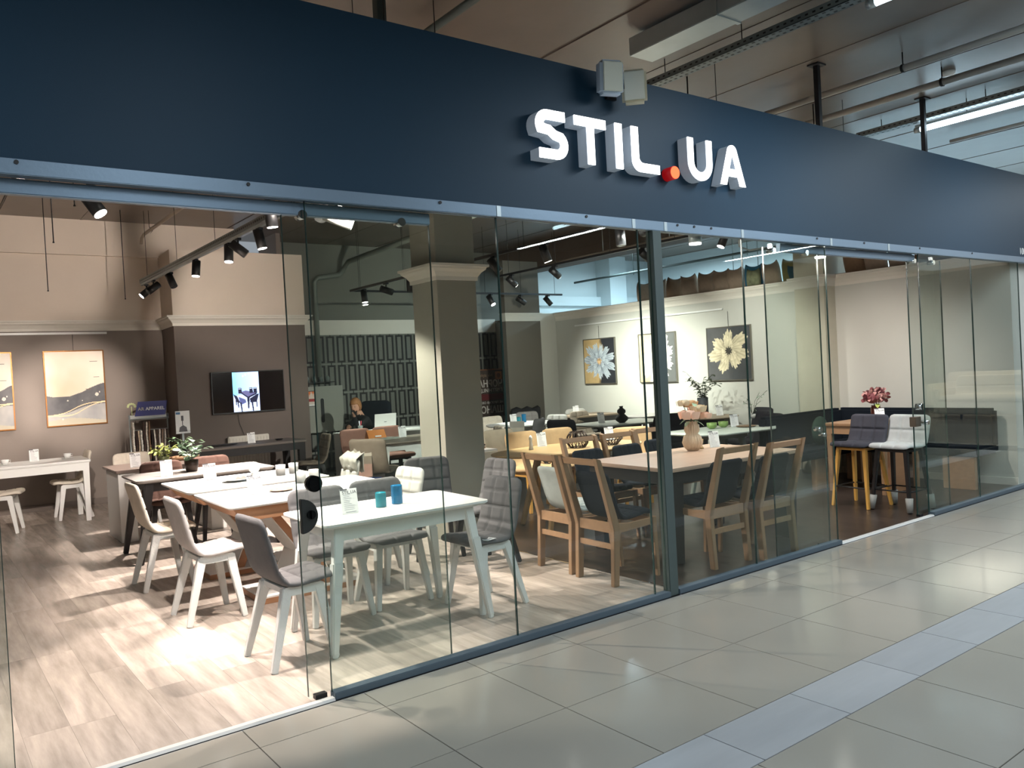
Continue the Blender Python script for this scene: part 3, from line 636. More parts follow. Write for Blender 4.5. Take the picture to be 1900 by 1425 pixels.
def drum(x, y, z, lab, e=60):
    t = thing('drum_lamp', (x, y, z), 0, lab, 'lamp'); MB().cyl((0, 0, .0), (0, 0, .07), .055, n=24).obj('drum', GALV, t); MB().cyl((0, 0, -.012), (0, 0, 0), .05, n=24).obj('lens', LENS, t)
    MB().cyl((0, 0, .07), (0, 0, CZ-z), .006, n=8).obj('stem', DKMETAL, t)
    l = bpy.data.lights.new('beam', 'SPOT'); l.energy = e; l.color = NEUT; l.spot_size = math.radians(110); l.spot_blend = .6; l.shadow_soft_size = .05
    o = bpy.data.objects.new('beam', l); COL.objects.link(o); o.parent = t; o.location = (0, 0, -.03)
drum(5.45, .85, 2.56, 'round lit drum lamp under the fascia above the right flower picture')
drum(7.15, .75, 2.50, 'round lit drum lamp beside the pilaster near the right doorway')
# hanging threaded rods and pipes in the shop
for x, y, z, lab in ((1.38, 6.9, 2.75, 'thin threaded rod hanging free at the far left'), (1.19, 4.9, 2.98, 'thin threaded rod, second from the left'), (1.20, 3.75, 3.1, 'short thin threaded rod left of the lone spotlight'), (2.42, 8.0, 2.78, 'thin threaded rod just left of the end of the track')):
    t = thing('threaded_rod', (x, y, z), 0, lab, 'rod'); MB().cyl((0, 0, 0), (0, 0, CZ-z), .005, n=6).cyl((0, 0, 0), (0, 0, .012), .009, n=6).obj('rod', DKMETAL, t)
t = thing('sprinkler_pipe', (2.75, 6.9, 3.70), 0, 'cream sprinkler pipe end with clip at the upper left', 'pipe')
MB().tube([(0, -3.4, 0), (0, 1.3, 0), (0, 1.45, -.03), (0, 1.5, -.1)], .022, 10).obj('pipe', mat('cream_pipe', (176, 162, 146), .5), t)
MB().tube([(.0, 1.0, .05), (.04, 1.0, .0), (0, 1.0, -.05), (-.04, 1.0, 0), (0, 1.0, .05)], .005, 6).cyl((0, 1., .05), (0, 1., .27), .004, n=6).obj('clip', BLACK, t)
t = thing('wall_pipe', (5.8, 9.6, 0), 0, 'grey painted pipe bending down over the grille wall', 'pipe')
MB().tube([(.02, .05, 1.62), (.02, .05, 3.28), (.08, .03, 3.36), (.48, -.0, 3.42), (.54, -.04, 3.5), (.5, -.35, 3.60), (.2, -4.9, 3.60)], .045, 10).obj('pipe', mat('grey_green_pipe', (116, 122, 114), .5), t)
t = thing('sprinkler_pipe', (9.0, 1.9, 3.35), 0, 'cream pipe with a hanging loop of cable below the brown beam', 'pipe')
MB().tube([(-.0, 5.3, 0), (0, 3.4, 0), (0, .5, 0)], .03, 10).obj('pipe', mat('cream_pipe', (176, 162, 146), .5), t)
for y in (1.2, 2.4, 3.8): MB().cyl((0, y, 0), (0, y, .62), .006, n=6).obj('rod', PIPEM, t)
MB().tube([(0, 1.2, 0), (.02, 1.2, -.3), (.1, 1.1, -.36), (.3, 1.0, -.33)], .012, 8).obj('cable', PIPEM, t)
t = thing('sprinkler_pipe', (11.2, 3.4, 3.3), 0, 'dark pipe high in the space behind the cushions', 'pipe')
MB().cyl((0, -3, 0), (0, 5.5, 0), .022, n=10).obj('pipe', STEEL, t)
for y in (-1.2, 1.2, 3.8): MB().cyl((0, y, -.05), (0, y, .67), .006, n=6).obj('rod', STEEL, t)
for (x, y), wh in zip(((11.6, 5.2), (12.4, 3.8), (11.2, 4.4)), ('leftmost', 'rightmost', 'middle')):
    t = thing('threaded_rod', (x, y, 2.7), 0, wh+' of the thin rods hanging in the next hall behind the cushions', 'rod', 'thin rods in the next hall'); MB().cyl((0, 0, 0), (0, 0, CZ-2.7), .006, n=6).obj('rod', STEEL, t)
# ================================================================== FURNITURE BUILDERS (front = +x)
PCH = [(.215, .445), (.17, .462), (.06, .452), (-.04, .447), (-.105, .468), (-.15, .54), (-.185, .68), (-.225, .835)]
def splay_legs(t, m, zt=.425, feet=(-.20, .165, .2), tops=(-.085, .10, .15), w=.032, sub=True):
    for fx, tx in ((feet[0], tops[0]), (feet[1], tops[1])):
        for s in (-1, 1):
            MB().bar((fx, s*feet[2], 0), (tx, s*tops[2], zt), .034, .058, .032, .046, up=(0, 1, 0)).obj('leg', m, t, bev=.004)
    fr = MB()
    for s in (-1, 1): fr.bar((tops[0]-.015, s*(tops[2]-.002), zt-.012), (tops[1]+.015, s*(tops[2]-.002), zt-.014), .05, .05, .05, .05, up=(0, 1, 0))
    fr.bar((tops[0], -tops[2], zt-.01), (tops[0], tops[2], zt-.01), .03, up=(1, 0, 0)).bar((tops[1], -tops[2], zt-.01), (tops[1], tops[2], zt-.01), .03, up=(1, 0, 0))
    fr.obj('seat_frame', m, t)
def shell_chair(loc, rz, lab, fab, legm, grp=None, cols=3, rows=7, wdt=.41):
    t = thing('dining_chair', loc, rz, lab, 'chair', grp)
    link('upholstered_shell', shell_mesh('upholstered_shell', PCH, wdt, .042, cols, rows, fab), t)
    splay_legs(t, legm); return t
# --- the row of chairs at the left ends of the tables, then the others at the front white table
c0 = shell_chair((1.70, .76, 0), .03, 'dark grey quilted chair with white legs at the left end of the front white table', FGREY, WHITELEG)
def ch(x, y, rz, lab, sw=None, grp=None): return copy_tree(c0, (x, y, 0), rz, lab, grp, sw)
LG = {'grey_fabric': 'light_grey_fabric'}; CR = {'grey_fabric': 'cream_fabric'}
ch(1.60, 1.98, .0, 'light grey chair with white legs, middle of the left row of three', LG)
ch(1.60, 3.18, .0, 'cream chair with white legs, farthest of the left row of three', CR)
ch(2.20, 1.30, -PI/2-.03, 'dark grey quilted chair behind the left half of the front white table')
ch(2.66, 1.33, -PI/2-.03, 'dark grey quilted chair behind the right half of the front white table')
ch(3.05, .79, PI+.04, 'dark grey quilted chair at the right end of the front white table')
ch(3.72, 1.74, PI+.05, 'dark grey quilted chair right behind the end chair, with black legs', {'white_wrapped_wood': 'black_stained_wood'})
ch(2.98, 1.95, PI+.04, 'white quilted chair behind the right end of the oak pedestal tables', {'grey_fabric': 'white_fabric'})
ch(1.62, 7.86, PI, 'cream chair with white legs at the right end of the left wall table', {'grey_fabric': 'cream_fabric'})
ch(.84, 7.35, -.25, 'cream chair with white legs partly cut off by the left picture edge', {'grey_fabric': 'cream_fabric'})
ch(2.10, 6.45, -PI/2, 'cream quilted chair behind the white slab-legged table', CR)
DK = {'grey_fabric': 'brown_fabric', 'white_wrapped_wood': 'black_stained_wood'}
ch(2.03, 4.76, -PI/2, 'dark brown chair behind the black-legged table, left one', DK)
ch(2.52, 4.80, -PI/2, 'dark brown chair behind the black-legged table, right one', DK)
AN = {'grey_fabric': 'anthracite_fabric', 'white_wrapped_wood': 'black_stained_wood'}
ch(4.38, 6.75, PI-.1, 'grey chair at the right end of the black table under the television', {'white_wrapped_wood': 'black_stained_wood', 'grey_fabric': 'taupe_fabric'})
# wrapped white chair with a bag over it
ch(3.02, 3.12, PI-.1, 'white chair with its back wrapped in film behind the front tables', {'grey_fabric': 'white_fabric'})
t = thing('packing_film', (3.02, 3.12, 0), PI-.1, 'crumpled pale packing film draped over the back of a white chair', 'packing film')
fm = MB(); q = []
for i in range(9):
    a = i/8
    for k in range(9):
        u = -1+2*k/8; q.append((-.265+.12*abs(a-.5)*0+(.09 if a > .5 else -.0)*1+.012*math.sin(7*u+5*a), u*.2, .89-abs(a-.5)*.34+.012*math.sin(9*u+a*11)))
fm.add(q, [(i*9+k, i*9+k+1, (i+1)*9+k+1, (i+1)*9+k) for i in range(8) for k in range(8)], 0, True)
fo = fm.obj('film', mat('film', (190, 188, 178), .3, bump=.3, bscale=30), t); md = fo.modifiers.new('s', 'SOLIDIFY'); md.thickness = .006
# small quilted-back variants further right
ch(7.62, 6.85, -PI/2, 'cream chair behind the round white table', CR)
ch(6.10, 5.1, PI-.3, 'cream chair just right of the column', CR)
ch(7.95, 6.0, PI+.2, 'white quilted chair at the right of the round white table', {'grey_fabric': 'white_fabric'})
ch(8.55, 7.2, -PI/2-.3, 'pale chair in front of the dark taupe wall', LG)
ch(8.85, 6.1, -PI/2, 'beige chair behind the grey-topped table', {'grey_fabric': 'taupe_fabric'})
ch(9.3, 6.75, -PI/2-.2, 'white chair against the pale right wall', {'grey_fabric': 'white_fabric'})
# --- upholstered bucket chairs of the right half
PTB = [(.24, .44), (.19, .465), (.05, .455), (-.06, .452), (-.15, .48), (-.205, .58), (-.235, .72), (-.265, .86)]
def tub(loc, rz, lab, fab, legm=BLKW, wdt=.46, rows=1, cols=1, grp=None, wing=.06, th=.06):
    t = thing('upholstered_chair', loc, rz, lab, 'chair', grp)
    link('upholstered_shell', shell_mesh('upholstered_shell', PTB, wdt, th, cols, rows, fab, wing=wing, rnd=.06, nt=16), t)
    splay_legs(t, legm, .425, (-.19, .18, .2), (-.12, .12, .16)); return t
tb = tub((7.28, 4.75, 0), .3, 'charcoal bucket chair left of the boat-shaped grey table', FANTH)
def tc(x, y, rz, lab, sw=None, grp=None): return copy_tree(tb, (x, y, 0), rz, lab, grp, sw)
tc(7.62, 3.65, 2.6, 'large charcoal bucket chair behind the steel post')
tc(8.25, 3.6, -1.7, 'charcoal bucket chair behind the flower vase')
tc(9.35, 3.3, PI-.4, 'charcoal bucket chair at the right of the round brown table, rear one')
tc(8.85, 2.98, PI-.5, 'charcoal bucket chair right of the pale octagonal table, middle one')
tc(8.34, 2.42, PI-.1, 'charcoal bucket chair right of the pale octagonal table, front one')
tc(7.1, 5.5, 2.2, 'grey chair with fabric swatches hung over its back', {'anthracite_fabric': 'grey_fabric'})
tc(4.42, 4.98, .7, 'taupe bucket chair at the left end of the stone-topped table', {'anthracite_fabric': 'taupe_fabric'})
tc(5.5, 4.85, 1.7, 'taupe chair in front of the stone-topped table beside the column', {'anthracite_fabric': 'taupe_fabric'})
tc(4.98, 6.45, -PI/2, 'rose-brown chair behind the stone-topped table, left one', {'anthracite_fabric': 'rose_brown_fabric'})
tc(5.48, 6.45, -PI/2, 'rose-brown chair behind the stone-topped table, right one', {'anthracite_fabric': 'rose_brown_fabric'})
tc(5.66, 3.98, -PI/2, 'beige upholstered chair behind the yellow oak table, leftmost', {'anthracite_fabric': 'beige_fabric'})
TN = {'anthracite_fabric': 'tan_fabric', 'black_stained_wood': 'honey_beech'}
tc(5.55, 3.38, -PI/2, 'tan chair behind the yellow oak table, left of the wire basket', TN)
tc(6.06, 3.35, -PI/2, 'tan chair behind the yellow oak table, behind the wire basket', TN)
tc(6.35, 2.55, -PI/2-.5, 'tan chair seen between the navy chairs and the octagonal table', TN)
ch(3.60, 2.30, -PI/2-.3, 'dark grey chair with black legs standing left of the column base', {'white_wrapped_wood': 'black_stained_wood'})
# --- oak framed chairs with inner upholstered shell
POK = [(.205, .455), (.16, .475), (.04, .462), (-.05, .458), (-.105, .485), (-.145, .56), (-.19, .70), (-.225, .80)]
def oak_chair(loc, rz, lab, fab):
    t = thing('oak_frame_chair', loc, rz, lab, 'chair')
    link('upholstered_shell', shell_mesh('upholstered_shell', POK, .36, .045, 4, 5, fab, rnd=.05), t)
    for s in (-1, 1):
        y = s*.195
        MB().prism([(-.238, 0), (-.19, 0), (-.158, .40), (-.172, .47), (-.305, .905), (-.35, .918), (-.228, .45), (-.215, .40)], 'y', y-.021, y+.019).obj('rear_post', OAK, t, bev=.003)
        MB().bar((.21, y, 0), (.185, y, .44), .028, .042, .028, .034).obj('leg', OAK, t, bev=.003)
        MB().prism([(-.17, .37), (.20, .39), (.20, .435), (-.05, .428), (-.175, .44)], 'y', y-.012, y+.012).obj('side_rail', OAKX, t)
    MB().bar((-.322, -.185, .885), (-.322, .185, .885), .045, .045, .022, .022, up=(1, 0, .3)).obj('top_rail', OAKX, t, bev=.003)
    MB().box(-.205, -.185, .37, -.185, .185, .445).obj('back_rail', OAKX, t, bev=.002)
    MB().box(-.208, -.185, .255, -.19, .185, .295).obj('stretcher', OAKX, t, bev=.002)
    MB().box(.17, -.185, .385, .19, .185, .435).obj('front_rail', OAKX, t)
    return t
o0 = oak_chair((4.15, .63, 0), -.03, 'oak-framed chair with navy upholstery at the left end of the long oak table', FNAVY)
def oc(x, y, rz, lab, sw=None): return copy_tree(o0, (x, y, 0), rz, lab, None, sw)
oc(4.18, 1.12, -.03, 'oak-framed chair with pale grey upholstery behind the navy one', {'navy_fabric': 'pale_grey_green_fabric'})
oc(4.95, .44, PI/2-.03, 'oak-framed navy chair with its back to the glass, right of the steel post')
oc(5.41, .34, PI/2-.03, 'oak-framed navy chair with its back to the glass, farther right one')
oc(4.97, 1.62, -PI/2-.03, 'oak-framed navy chair behind the long oak table, left one')
oc(5.46, 1.61, -PI/2-.03, 'oak-framed navy chair behind the long oak table, middle one')
oc(5.98, 1.70, -PI/2-.03, 'oak-framed navy chair behind the steel post and flower vase')
# ------------------------------------------------------------------ TABLES
def rtop(x, y, z0, z1, r=.03, bev_under=0, n=5):
    p = []
    for cx, cy, a in ((x/2-r, y/2-r, 0), (-x/2+r, y/2-r, 90), (-x/2+r, -y/2+r, 180), (x/2-r, -y/2+r, 270)): p += arc(cx, cy, r, r, a, a+90, n)
    mb = MB(); N = len(p); k = 1-bev_under/(x/2); k2 = 1-bev_under/(y/2)
    vs = [(a, b, z1) for a, b in p]+[(a, b, z1-(z1-z0)*.45) for a, b in p]+[(a*k, b*k2, z0) for a, b in p]
    mb.add(vs, [tuple(range(N)), tuple(range(3*N-1, 2*N-1, -1))]+[(j*N+i, j*N+(i+1) % N, (j+1)*N+(i+1) % N, (j+1)*N+i) for j in (0, 1) for i in range(N)]); return mb
def splay_table(loc, rz, x, y, lab, topm, legm, h=.75, film=False, thick=.028, leg=.055, inset=.10, spl=.07, name='dining_table'):
    t = thing(name, loc, rz, lab, 'table')
    rtop(x, y, h-thick, h, .045, .02).obj('tabletop', topm, t)
    ax, ay = x/2-inset, y/2-inset*.8
    MB().box(-ax, -ay, h-thick-.085, ax, -ay+.02, h-thick).box(-ax, ay-.02, h-thick-.085, ax, ay, h-thick).box(-ax, -ay, h-thick-.085, -ax+.02, ay, h-thick).box(ax-.02, -ay, h-thick-.085, ax, ay, h-thick).obj('apron', legm, t)
    for sx in (-1, 1):
        for sy in (-1, 1):
            g = MB().bar((sx*(ax+spl), sy*(ay+.06), 0), (sx*(ax-.02), sy*(ay-.015), h-thick), leg*.62, leg*1.15, leg*.62, leg, up=(0, 1, 0)).obj('leg', legm, t, bev=.006)
            if film: MB().bar((sx*(ax+spl+.001), sy*(ay+.059), .012), (sx*(ax+.008), sy*(ay+.008), .52), leg*.72, leg*1.16, leg*.72, leg*1.12, up=(0, 1, 0)).obj('film_wrap', WHITELEG, g, bev=.008)
    return t
splay_table((2.385, .845, 0), -.03, 1.11, .69, 'white table with film-wrapped splayed legs, nearest the glass', WHITE, WHITE, film=True)
def vtable(loc, rz, x, y, lab, h=.75):
    t = thing('pedestal_table', loc, rz, lab, 'table')
    rtop(x, y, h-.022, h, .04, .012).obj('tabletop', WHITE, t)
    MB().prism([(-x/2+.035, h-.022), (x/2-.035, h-.022), (x/2-.12, h-.115), (-x/2+.12, h-.115)], 'y', -y/2+.05, y/2-.05).obj('apron', OAKP, t, bev=.002)
    for s in (-1, 1):
        MB().prism([(s*.10, .05), (s*.17, .05), (s*.06, .30), (s*.30, h-.115), (s*.235, h-.115), (s*.0, .31)], 'y', -.19, .19).obj('angled_panel', OAKP, t, bev=.002)
        MB().prism([(s*.171, .05), (s*.18, .05), (s*.07, .30), (s*.31, h-.115), (s*.301, h-.115), (s*.061, .30)], 'y', -.185, .185).obj('white_facing', WHITE, t)
    MB().box(-.40, -.24, 0, .40, .24, .04).obj('base_plate', OAKP, t, bev=.002); MB().box(-.395, -.235, .04, .395, .235, .05).obj('base_top', WHITE, t)
    return t
vtable((2.34, 2.17, 0), -.02, 1.30, .92, 'white-topped table on an angular oak pedestal, front one')
vtable((2.29, 3.22, 0), -.02, 1.16, .94, 'white-topped table on an angular oak pedestal, rear one')
GREYTOP = mat('grey_ceramic_top', (150, 146, 142), .35, noise=.05, nscale=5)
splay_table((2.24, 4.40, 0), -.02, 1.26, .74, 'grey-topped table on black splayed legs', GREYTOP, BLKW, leg=.07, spl=.10)
def slab_table(loc, rz, x, y, lab, topm, legm, h=.75, lw=.1, th=.03):
    t = thing('dining_table', loc, rz, lab, 'table'); rtop(x, y, h-th, h, .02, .006).obj('tabletop', topm, t)
    for s in (-1, 1): MB().box(-x/2+lw, min(s*(y/2-.06), s*(y/2-.08)), h-.11, x/2-lw, max(s*(y/2-.06), s*(y/2-.08)), h-th).obj('apron', legm, t)
    for s in (-1, 1):
        MB().box(min(s*(x/2-.03), s*(x/2-.03-lw)), -y/2+.04, 0, max(s*(x/2-.03), s*(x/2-.03-lw)), y/2-.04, h-th).obj('side_panel', legm, t, bev=.003)
    return t
slab_table((2.24, 5.70, 0), -.02, 1.12, .78, 'brown-topped table on white slab legs beside the plants', mat('brown_ceramic_top', (120, 106, 98), .4, noise=.05), WHITE, lw=.16)
def straight_table(loc, rz, x, y, lab, topm, legm, h=.75, lw=.07, th=.03, apron=.1, ins=.02, r=.02):
    t = thing('dining_table', loc, rz, lab, 'table'); rtop(x, y, h-th, h, r, .004).obj('tabletop', topm, t)
    a, b = x/2-ins, y/2-ins
    MB().box(-a+lw/2, -b, h-th-apron, a-lw/2, -b+.02, h-th).box(-a+lw/2, b-.02, h-th-apron, a-lw/2, b, h-th).box(-a, -b+lw/2, h-th-apron, -a+.02, b-lw/2, h-th).box(a-.02, -b+lw/2, h-th-apron, a, b-lw/2, h-th).obj('apron', legm, t)
    for sx in (-1, 1):
        for sy in (-1, 1): MB().bar((sx*(a-lw/2), sy*(b-lw/2), 0), (sx*(a-lw/2), sy*(b-lw/2), h-th), lw*.8, lw).obj('leg', legm, t, bev=.003)
    return t
straight_table((.86, 7.74, 0), -.02, 1.86, .78, 'white table with white legs along the left wall', WHITE, WHITE)
straight_table((3.62, 7.45, 0), .0, 1.7, .7, 'dark table with black legs under the television', mat('dark_grey_top', (112, 104, 98), .4), BLKW, lw=.09)
t = straight_table((5.40, .95, 0), -.05, 1.58, 1.02, 'long pale oak table on black slab legs with the rose vase', OAKT, BLKW, lw=.15, apron=.10, ins=.03)
# stone table with film-wrapped white legs
splay_table((5.30, 5.6, 0), -.03, 1.35, .92, 'stone-topped table with white legs left of the column', mat('stone_top', (160, 148, 134), .4, noise=.06, nscale=6), WHITE)
def round_table(loc, rx, ry, lab, topm, legm, h=.75, pts=None, base='splay', rz=0, th=.025):
    t = thing('round_table' if pts is None else 'dining_table', loc, rz, lab, 'table')
    p = pts or arc(0, 0, rx, ry, 0, 360, 40)[:-1]; N = len(p); k = .95
    MB().add([(a, b, h) for a, b in p]+[(a, b, h-.01) for a, b in p]+[(a*k, b*k, h-th) for a, b in p], [tuple(range(N)), tuple(range(3*N-1, 2*N-1, -1))]+[(j*N+i, j*N+(i+1) % N, (j+1)*N+(i+1) % N, (j+1)*N+i) for j in (0, 1) for i in range(N)]).obj('tabletop', topm, t)
    if base == 'splay':
        for a in (45, 135, 225, 315):
            c_, s_ = math.cos(math.radians(a)), math.sin(math.radians(a)); MB().bar((c_*rx*.72, s_*ry*.72, 0), (c_*rx*.42, s_*ry*.42, h-th), .04, .06).obj('leg', legm, t, bev=.004)
        MB().box(-rx*.42, -ry*.42, h-th-.07, rx*.42, ry*.42, h-th).obj('apron', legm, t)
    else:
        MB().lathe([(.05, .03), (.045, h-th)], n=20).obj('pedestal', legm, t); MB().lathe([(.28, 0), (.28, .015), (.06, .035)], n=32).obj('foot_plate', legm, t)
    return t
round_table((7.48, 6.05, 0), .58, .52, 'round white table with blue cups near the grille wall', WHITE, WHITE, base='splay')
OV = arc(0, 0, .92, .55, 0, 360, 40)[:-1]
round_table((5.33, 2.50, 0), .86, .5, 'yellow oak oval table with a wire basket behind the oak chairs', YOAK, YOAK, rz=-.1, base='splay')
BOAT = [(-.64, -.36), (-.3, -.43), (0, -.45), (.3, -.43), (.64, -.36), (.64, .36), (.3, .43), (0, .45), (-.3, .43), (-.64, .36)]
round_table((8.06, 4.55, 0), .6, .4, 'boat-shaped light grey table with a small black vase', mat('light_grey_top', (196, 198, 192), .35), BLKW, pts=BOAT, rz=-.12)
round_table((9.18, 4.0, 0), .5, .5, 'round brown table with the dark plant pot by the right wall', mat('brown_top', (150, 132, 112), .5), BLKW, base='splay')
OCT = [(-.66, -.25), (-.42, -.44), (.42, -.44), (.66, -.25), (.66, .25), (.42, .44), (-.42, .44), (-.66, .25)]
round_table((7.50, 2.33, 0), .6, .4, 'pale grey-green octagonal table with green cups', mat('sage_top', (186, 194, 184), .4), mat('sage_leg', (120, 126, 118), .5), pts=OCT, rz=-.05)
straight_table((9.25, 6.55, 0), -.1, .9, .7, 'brown console table with a price card at the back right', mat('brown_top', (150, 132, 112), .5), BLKW)
splay_table((9.3, 5.2, 0), .0, .8, .6, 'small dark-framed table between the grey chairs at the right wall', GREYTOP, BLKW)
t = straight_table((8.74, 1.20, 0), 0, .78, .72, 'small oak table in the corner of the navy bench', OAKX, OAKX, h=.77, lw=.06, apron=.09)
MB().box(-.2, -.30, .0, .2, -.26, .66).obj('front_panel', OAKP, t)
# desk
t = thing('desk', (5.95, 7.55, 0), -.03, 'white reception desk with the laptop in front of the seated person', 'desk')
MB().box(-.75, -.32, .72, .75, .32, .75).obj('desktop', WHITE, t, bev=.003)
for s in (-1, 1): MB().box(s*.72-.015, -.3, 0, s*.72+.015, .3, .72).obj('side_panel', WHITE, t)
MB().box(-.7, .1, .2, .7, .12, .72).obj('modesty_panel', WHITE, t)
# white display cabinet right of the column
t = thing('cabinet', (5.0, 3.95, 0), -.02, 'white low cabinet with sample boards on top, right of the column', 'cabinet')
MB().box(-.25, -.33, .04, .25, .33, .70).obj('body', WHITE, t, bev=.003); MB().box(-.235, -.345, .06, .235, -.33, .68).obj('door', mat('cream_door', (224, 220, 204), .5), t, bev=.003); MB().box(-.22, -.3, 0, .22, .3, .04).obj('plinth', WHITE, t)
for i, (w_, m) in enumerate(((.42, OAKX), (.40, GREYTOP), (.41, BLKW), (.38, FBEIGE))):
    o = tag(MB().box(-w_/2, -.16, 0, w_/2, .16, .014).obj('sample_board', m, bev=.001), ['bottom oak sample board', 'grey sample board second from bottom', 'black sample board third from bottom', 'beige sample board on top'][i]+' of the stack on the white cabinet', 'sample board', 'sample boards on the cabinet'); o.location = (5.02, 3.98, .701+i*.0145); o.rotation_euler = (0, 0, .1*i-.15)
# ------------------------------------------------------------------ corner bench
t = thing('corner_bench', (9.7, 2.1, 0), 0, 'navy L-shaped upholstered corner bench along the right wall', 'bench')
MB().box(-.55, -1.85, .36, -.03, .0, .47).obj('long_seat', FNAVY, t, bev=.03)
MB().box(-.14, -1.85, .42, -.03, .02, .86).obj('long_back', FNAVY, t, bev=.03)
MB().box(-1.75, -.50, .36, -.555, .0, .47).obj('short_seat', FNAVY, t, bev=.03)
MB().box(-1.75, -.06, .42, -.15, .06, .86).obj('short_back', FNAVY, t, bev=.03)
for (x, y, w_, d_) in ((-.48, -1.62, .06, .34), (-1.25, -.42, .3, .06), (-.4, -.4, .06, .3)):
    MB().box(x-w_/2, y-d_/2, 0, x+w_/2, y+d_/2, .36).obj('panel_leg', OAKX, t, bev=.003)
t = thing('throw_cushion', (8.75, 1.86, .475), .1, 'dark green cushion on the navy corner bench', 'cushion')
MB().ball((0, 0, .17), (.19, .05, .17), 20, 12).obj('cushion', mat('dark_green_fabric', (46, 66, 56), .9), t)
# ------------------------------------------------------------------ bar stools
PST = [(.20, .615), (.15, .635), (.05, .627), (-.06, .622), (-.125, .645), (-.16, .72), (-.19, .82), (-.21, .915)]
def stool(loc, rz, lab, fab, legm, sleeves):
    t = thing('bar_stool', loc, rz, lab, 'stool')
    link('upholstered_shell', shell_mesh('upholstered_shell', PST, .43, .042, 3, 4, fab, rnd=.05), t)
    for fx, tx in ((-.20, -.12), (.18, .12)):
        for s in (-1, 1):
            g = MB().bar((fx, s*.20, 0), (tx, s*.145, .60), .028, .045, .028, .036).obj('leg', legm, t, bev=.003)
            if sleeves:
                a = Vector((fx, s*.20, .012)); b = a.lerp(Vector((tx, s*.145, .60)), .23); MB().cyl(a, b, .027, .036, n=16).obj('protective_sleeve', mat('grey_foam_sleeve', (150, 148, 142), .8), g)
    MB().box(-.14, -.16, .575, .14, .16, .60).obj('seat_frame', legm, t)
    z = .20; q = [(-.175, -.187, z), (-.175, .187, z), (.157, .187, z), (.157, -.187, z), (-.175, -.187, z)]
    MB().tube(q, .007, 8).obj('footrest', BLACK, t); return t
stool((7.73, .78, 0), PI-.08, 'dark grey bar stool on yellow beech legs', fabric('slate_fabric', (70, 70, 78)), YLEG, False)
stool((7.74, .37, 0), PI-.08, 'pale grey bar stool on black legs with grey protective sleeves', fabric('pale_stool_fabric', (198, 200, 198)), BLKW, True)
# ================================================================== PRINTS (painted per vertex, flat like the originals)
def noise2(u, v, k=6, seed=0, f=3.0):
    r = np.random.default_rng(seed); o = np.zeros_like(u); a = 1; s = 0
    for i in range(k):
        for _ in range(3):
            th, ph = r.uniform(0, 6.28), r.uniform(0, 6.28)
            o += a*np.sin((u*np.cos(th)+v*np.sin(th))*f*6.28/2+ph+1.3*np.sin(f*2.1*(u*np.sin(th)-v*np.cos(th))+ph)); s += a*.8
        a *= .6; f *= 1.9
    return o/s
def lin(c): return np.array(srgb(c))
def mixc(a, b, t): t = np.clip(t, 0, 1)[..., None]; return a*(1-t)+b*t
def print_mesh(name, w_, h_, nx, ny, fn, m, dep=.004):
    u, v = np.meshgrid((np.arange(nx)+.5)/nx, (np.arange(ny)+.5)/ny); c = fn(u, v)
    xs = np.linspace(-w_/2, w_/2, nx+1); zs = np.linspace(-h_/2, h_/2, ny+1)
    X, Z = np.meshgrid(xs, zs); V = np.stack([X.ravel(), np.full(X.size, -dep), Z.ravel()], 1)
    N = nx+1; j, i = np.meshgrid(np.arange(nx), np.arange(ny)); a = (i*N+j).ravel()
    F = np.stack([a, a+1, a+N+1, a+N], 1)
    me = bpy.data.meshes.new(name); me.from_pydata(V.tolist(), [], F.tolist()); me.materials.append(m)
    at = me.color_attributes.new('print', 'FLOAT_COLOR', 'CORNER')
    cc = np.concatenate([c.reshape(-1, 3), np.ones((nx*ny, 1))], 1); cc = np.repeat(cc, 4, axis=0).astype(np.float32)
    at.data.foreach_set('color', cc.ravel()); me.update(); return me
PRINT = print_mat('canvas_print'); GLOW = print_mat('screen_picture', 1.3, .2)
def landscape(seed, sh=0.0):
    def f(u, v):
        n = noise2(u, v, 4, seed, 1.2); c = mixc(lin((226, 196, 160)), lin((246, 236, 220)), .5+n*.5+.3*(v-.5))
        hz = .40+.10*u+.05*np.sin(5*u+seed)+.02*noise2(u, v, 3, seed+1, 2)+sh
        dark = mixc(lin((62, 64, 70)), lin((120, 118, 118)), .5+noise2(u, v, 5, seed+2, 2.2)*.6)
        c = np.where((v < hz)[..., None], dark, c)
        low = mixc(lin((150, 150, 152)), lin((196, 192, 184)), .5+noise2(u, v, 4, seed+3, 2.5)*.7)
        l2 = .16+.13/(1+np.exp(-9*(u-.5)))+sh; c = np.where((v < l2-.02)[..., None], low, c)
        c = np.where((v < .06+.03*np.sin(4*u))[..., None], lin((190, 182, 160)), c)
        for k, o in ((0, .0), (1, -.035)):
            L_ = .135+sh+.16/(1+np.exp(-9*(u-.45-.12*k)))+o*np.exp(-((u-.5)/.3)**2)
            c = np.where((np.abs(v-L_) < .0065)[..., None], lin((240, 214, 170)), c)
        for (a, b, r) in ((.86, .40, .03), (.91, .43, .012), (.35, .33, .012), (.25, .08, .015), (.6, .32, .01)): c = np.where((((u-a)**2+((v-b)*1.2)**2) < r*r)[..., None], lin((226, 216, 200)), c)
        for (a, b, w__) in ((.72, .475, .06), (.87, .64, .05), (.83, .86, .07)): c = np.where((((u-a)/w__)**2+((v-b)/.005)**2 < 1)[..., None], lin((110, 92, 80)), c)
        return c
    return f
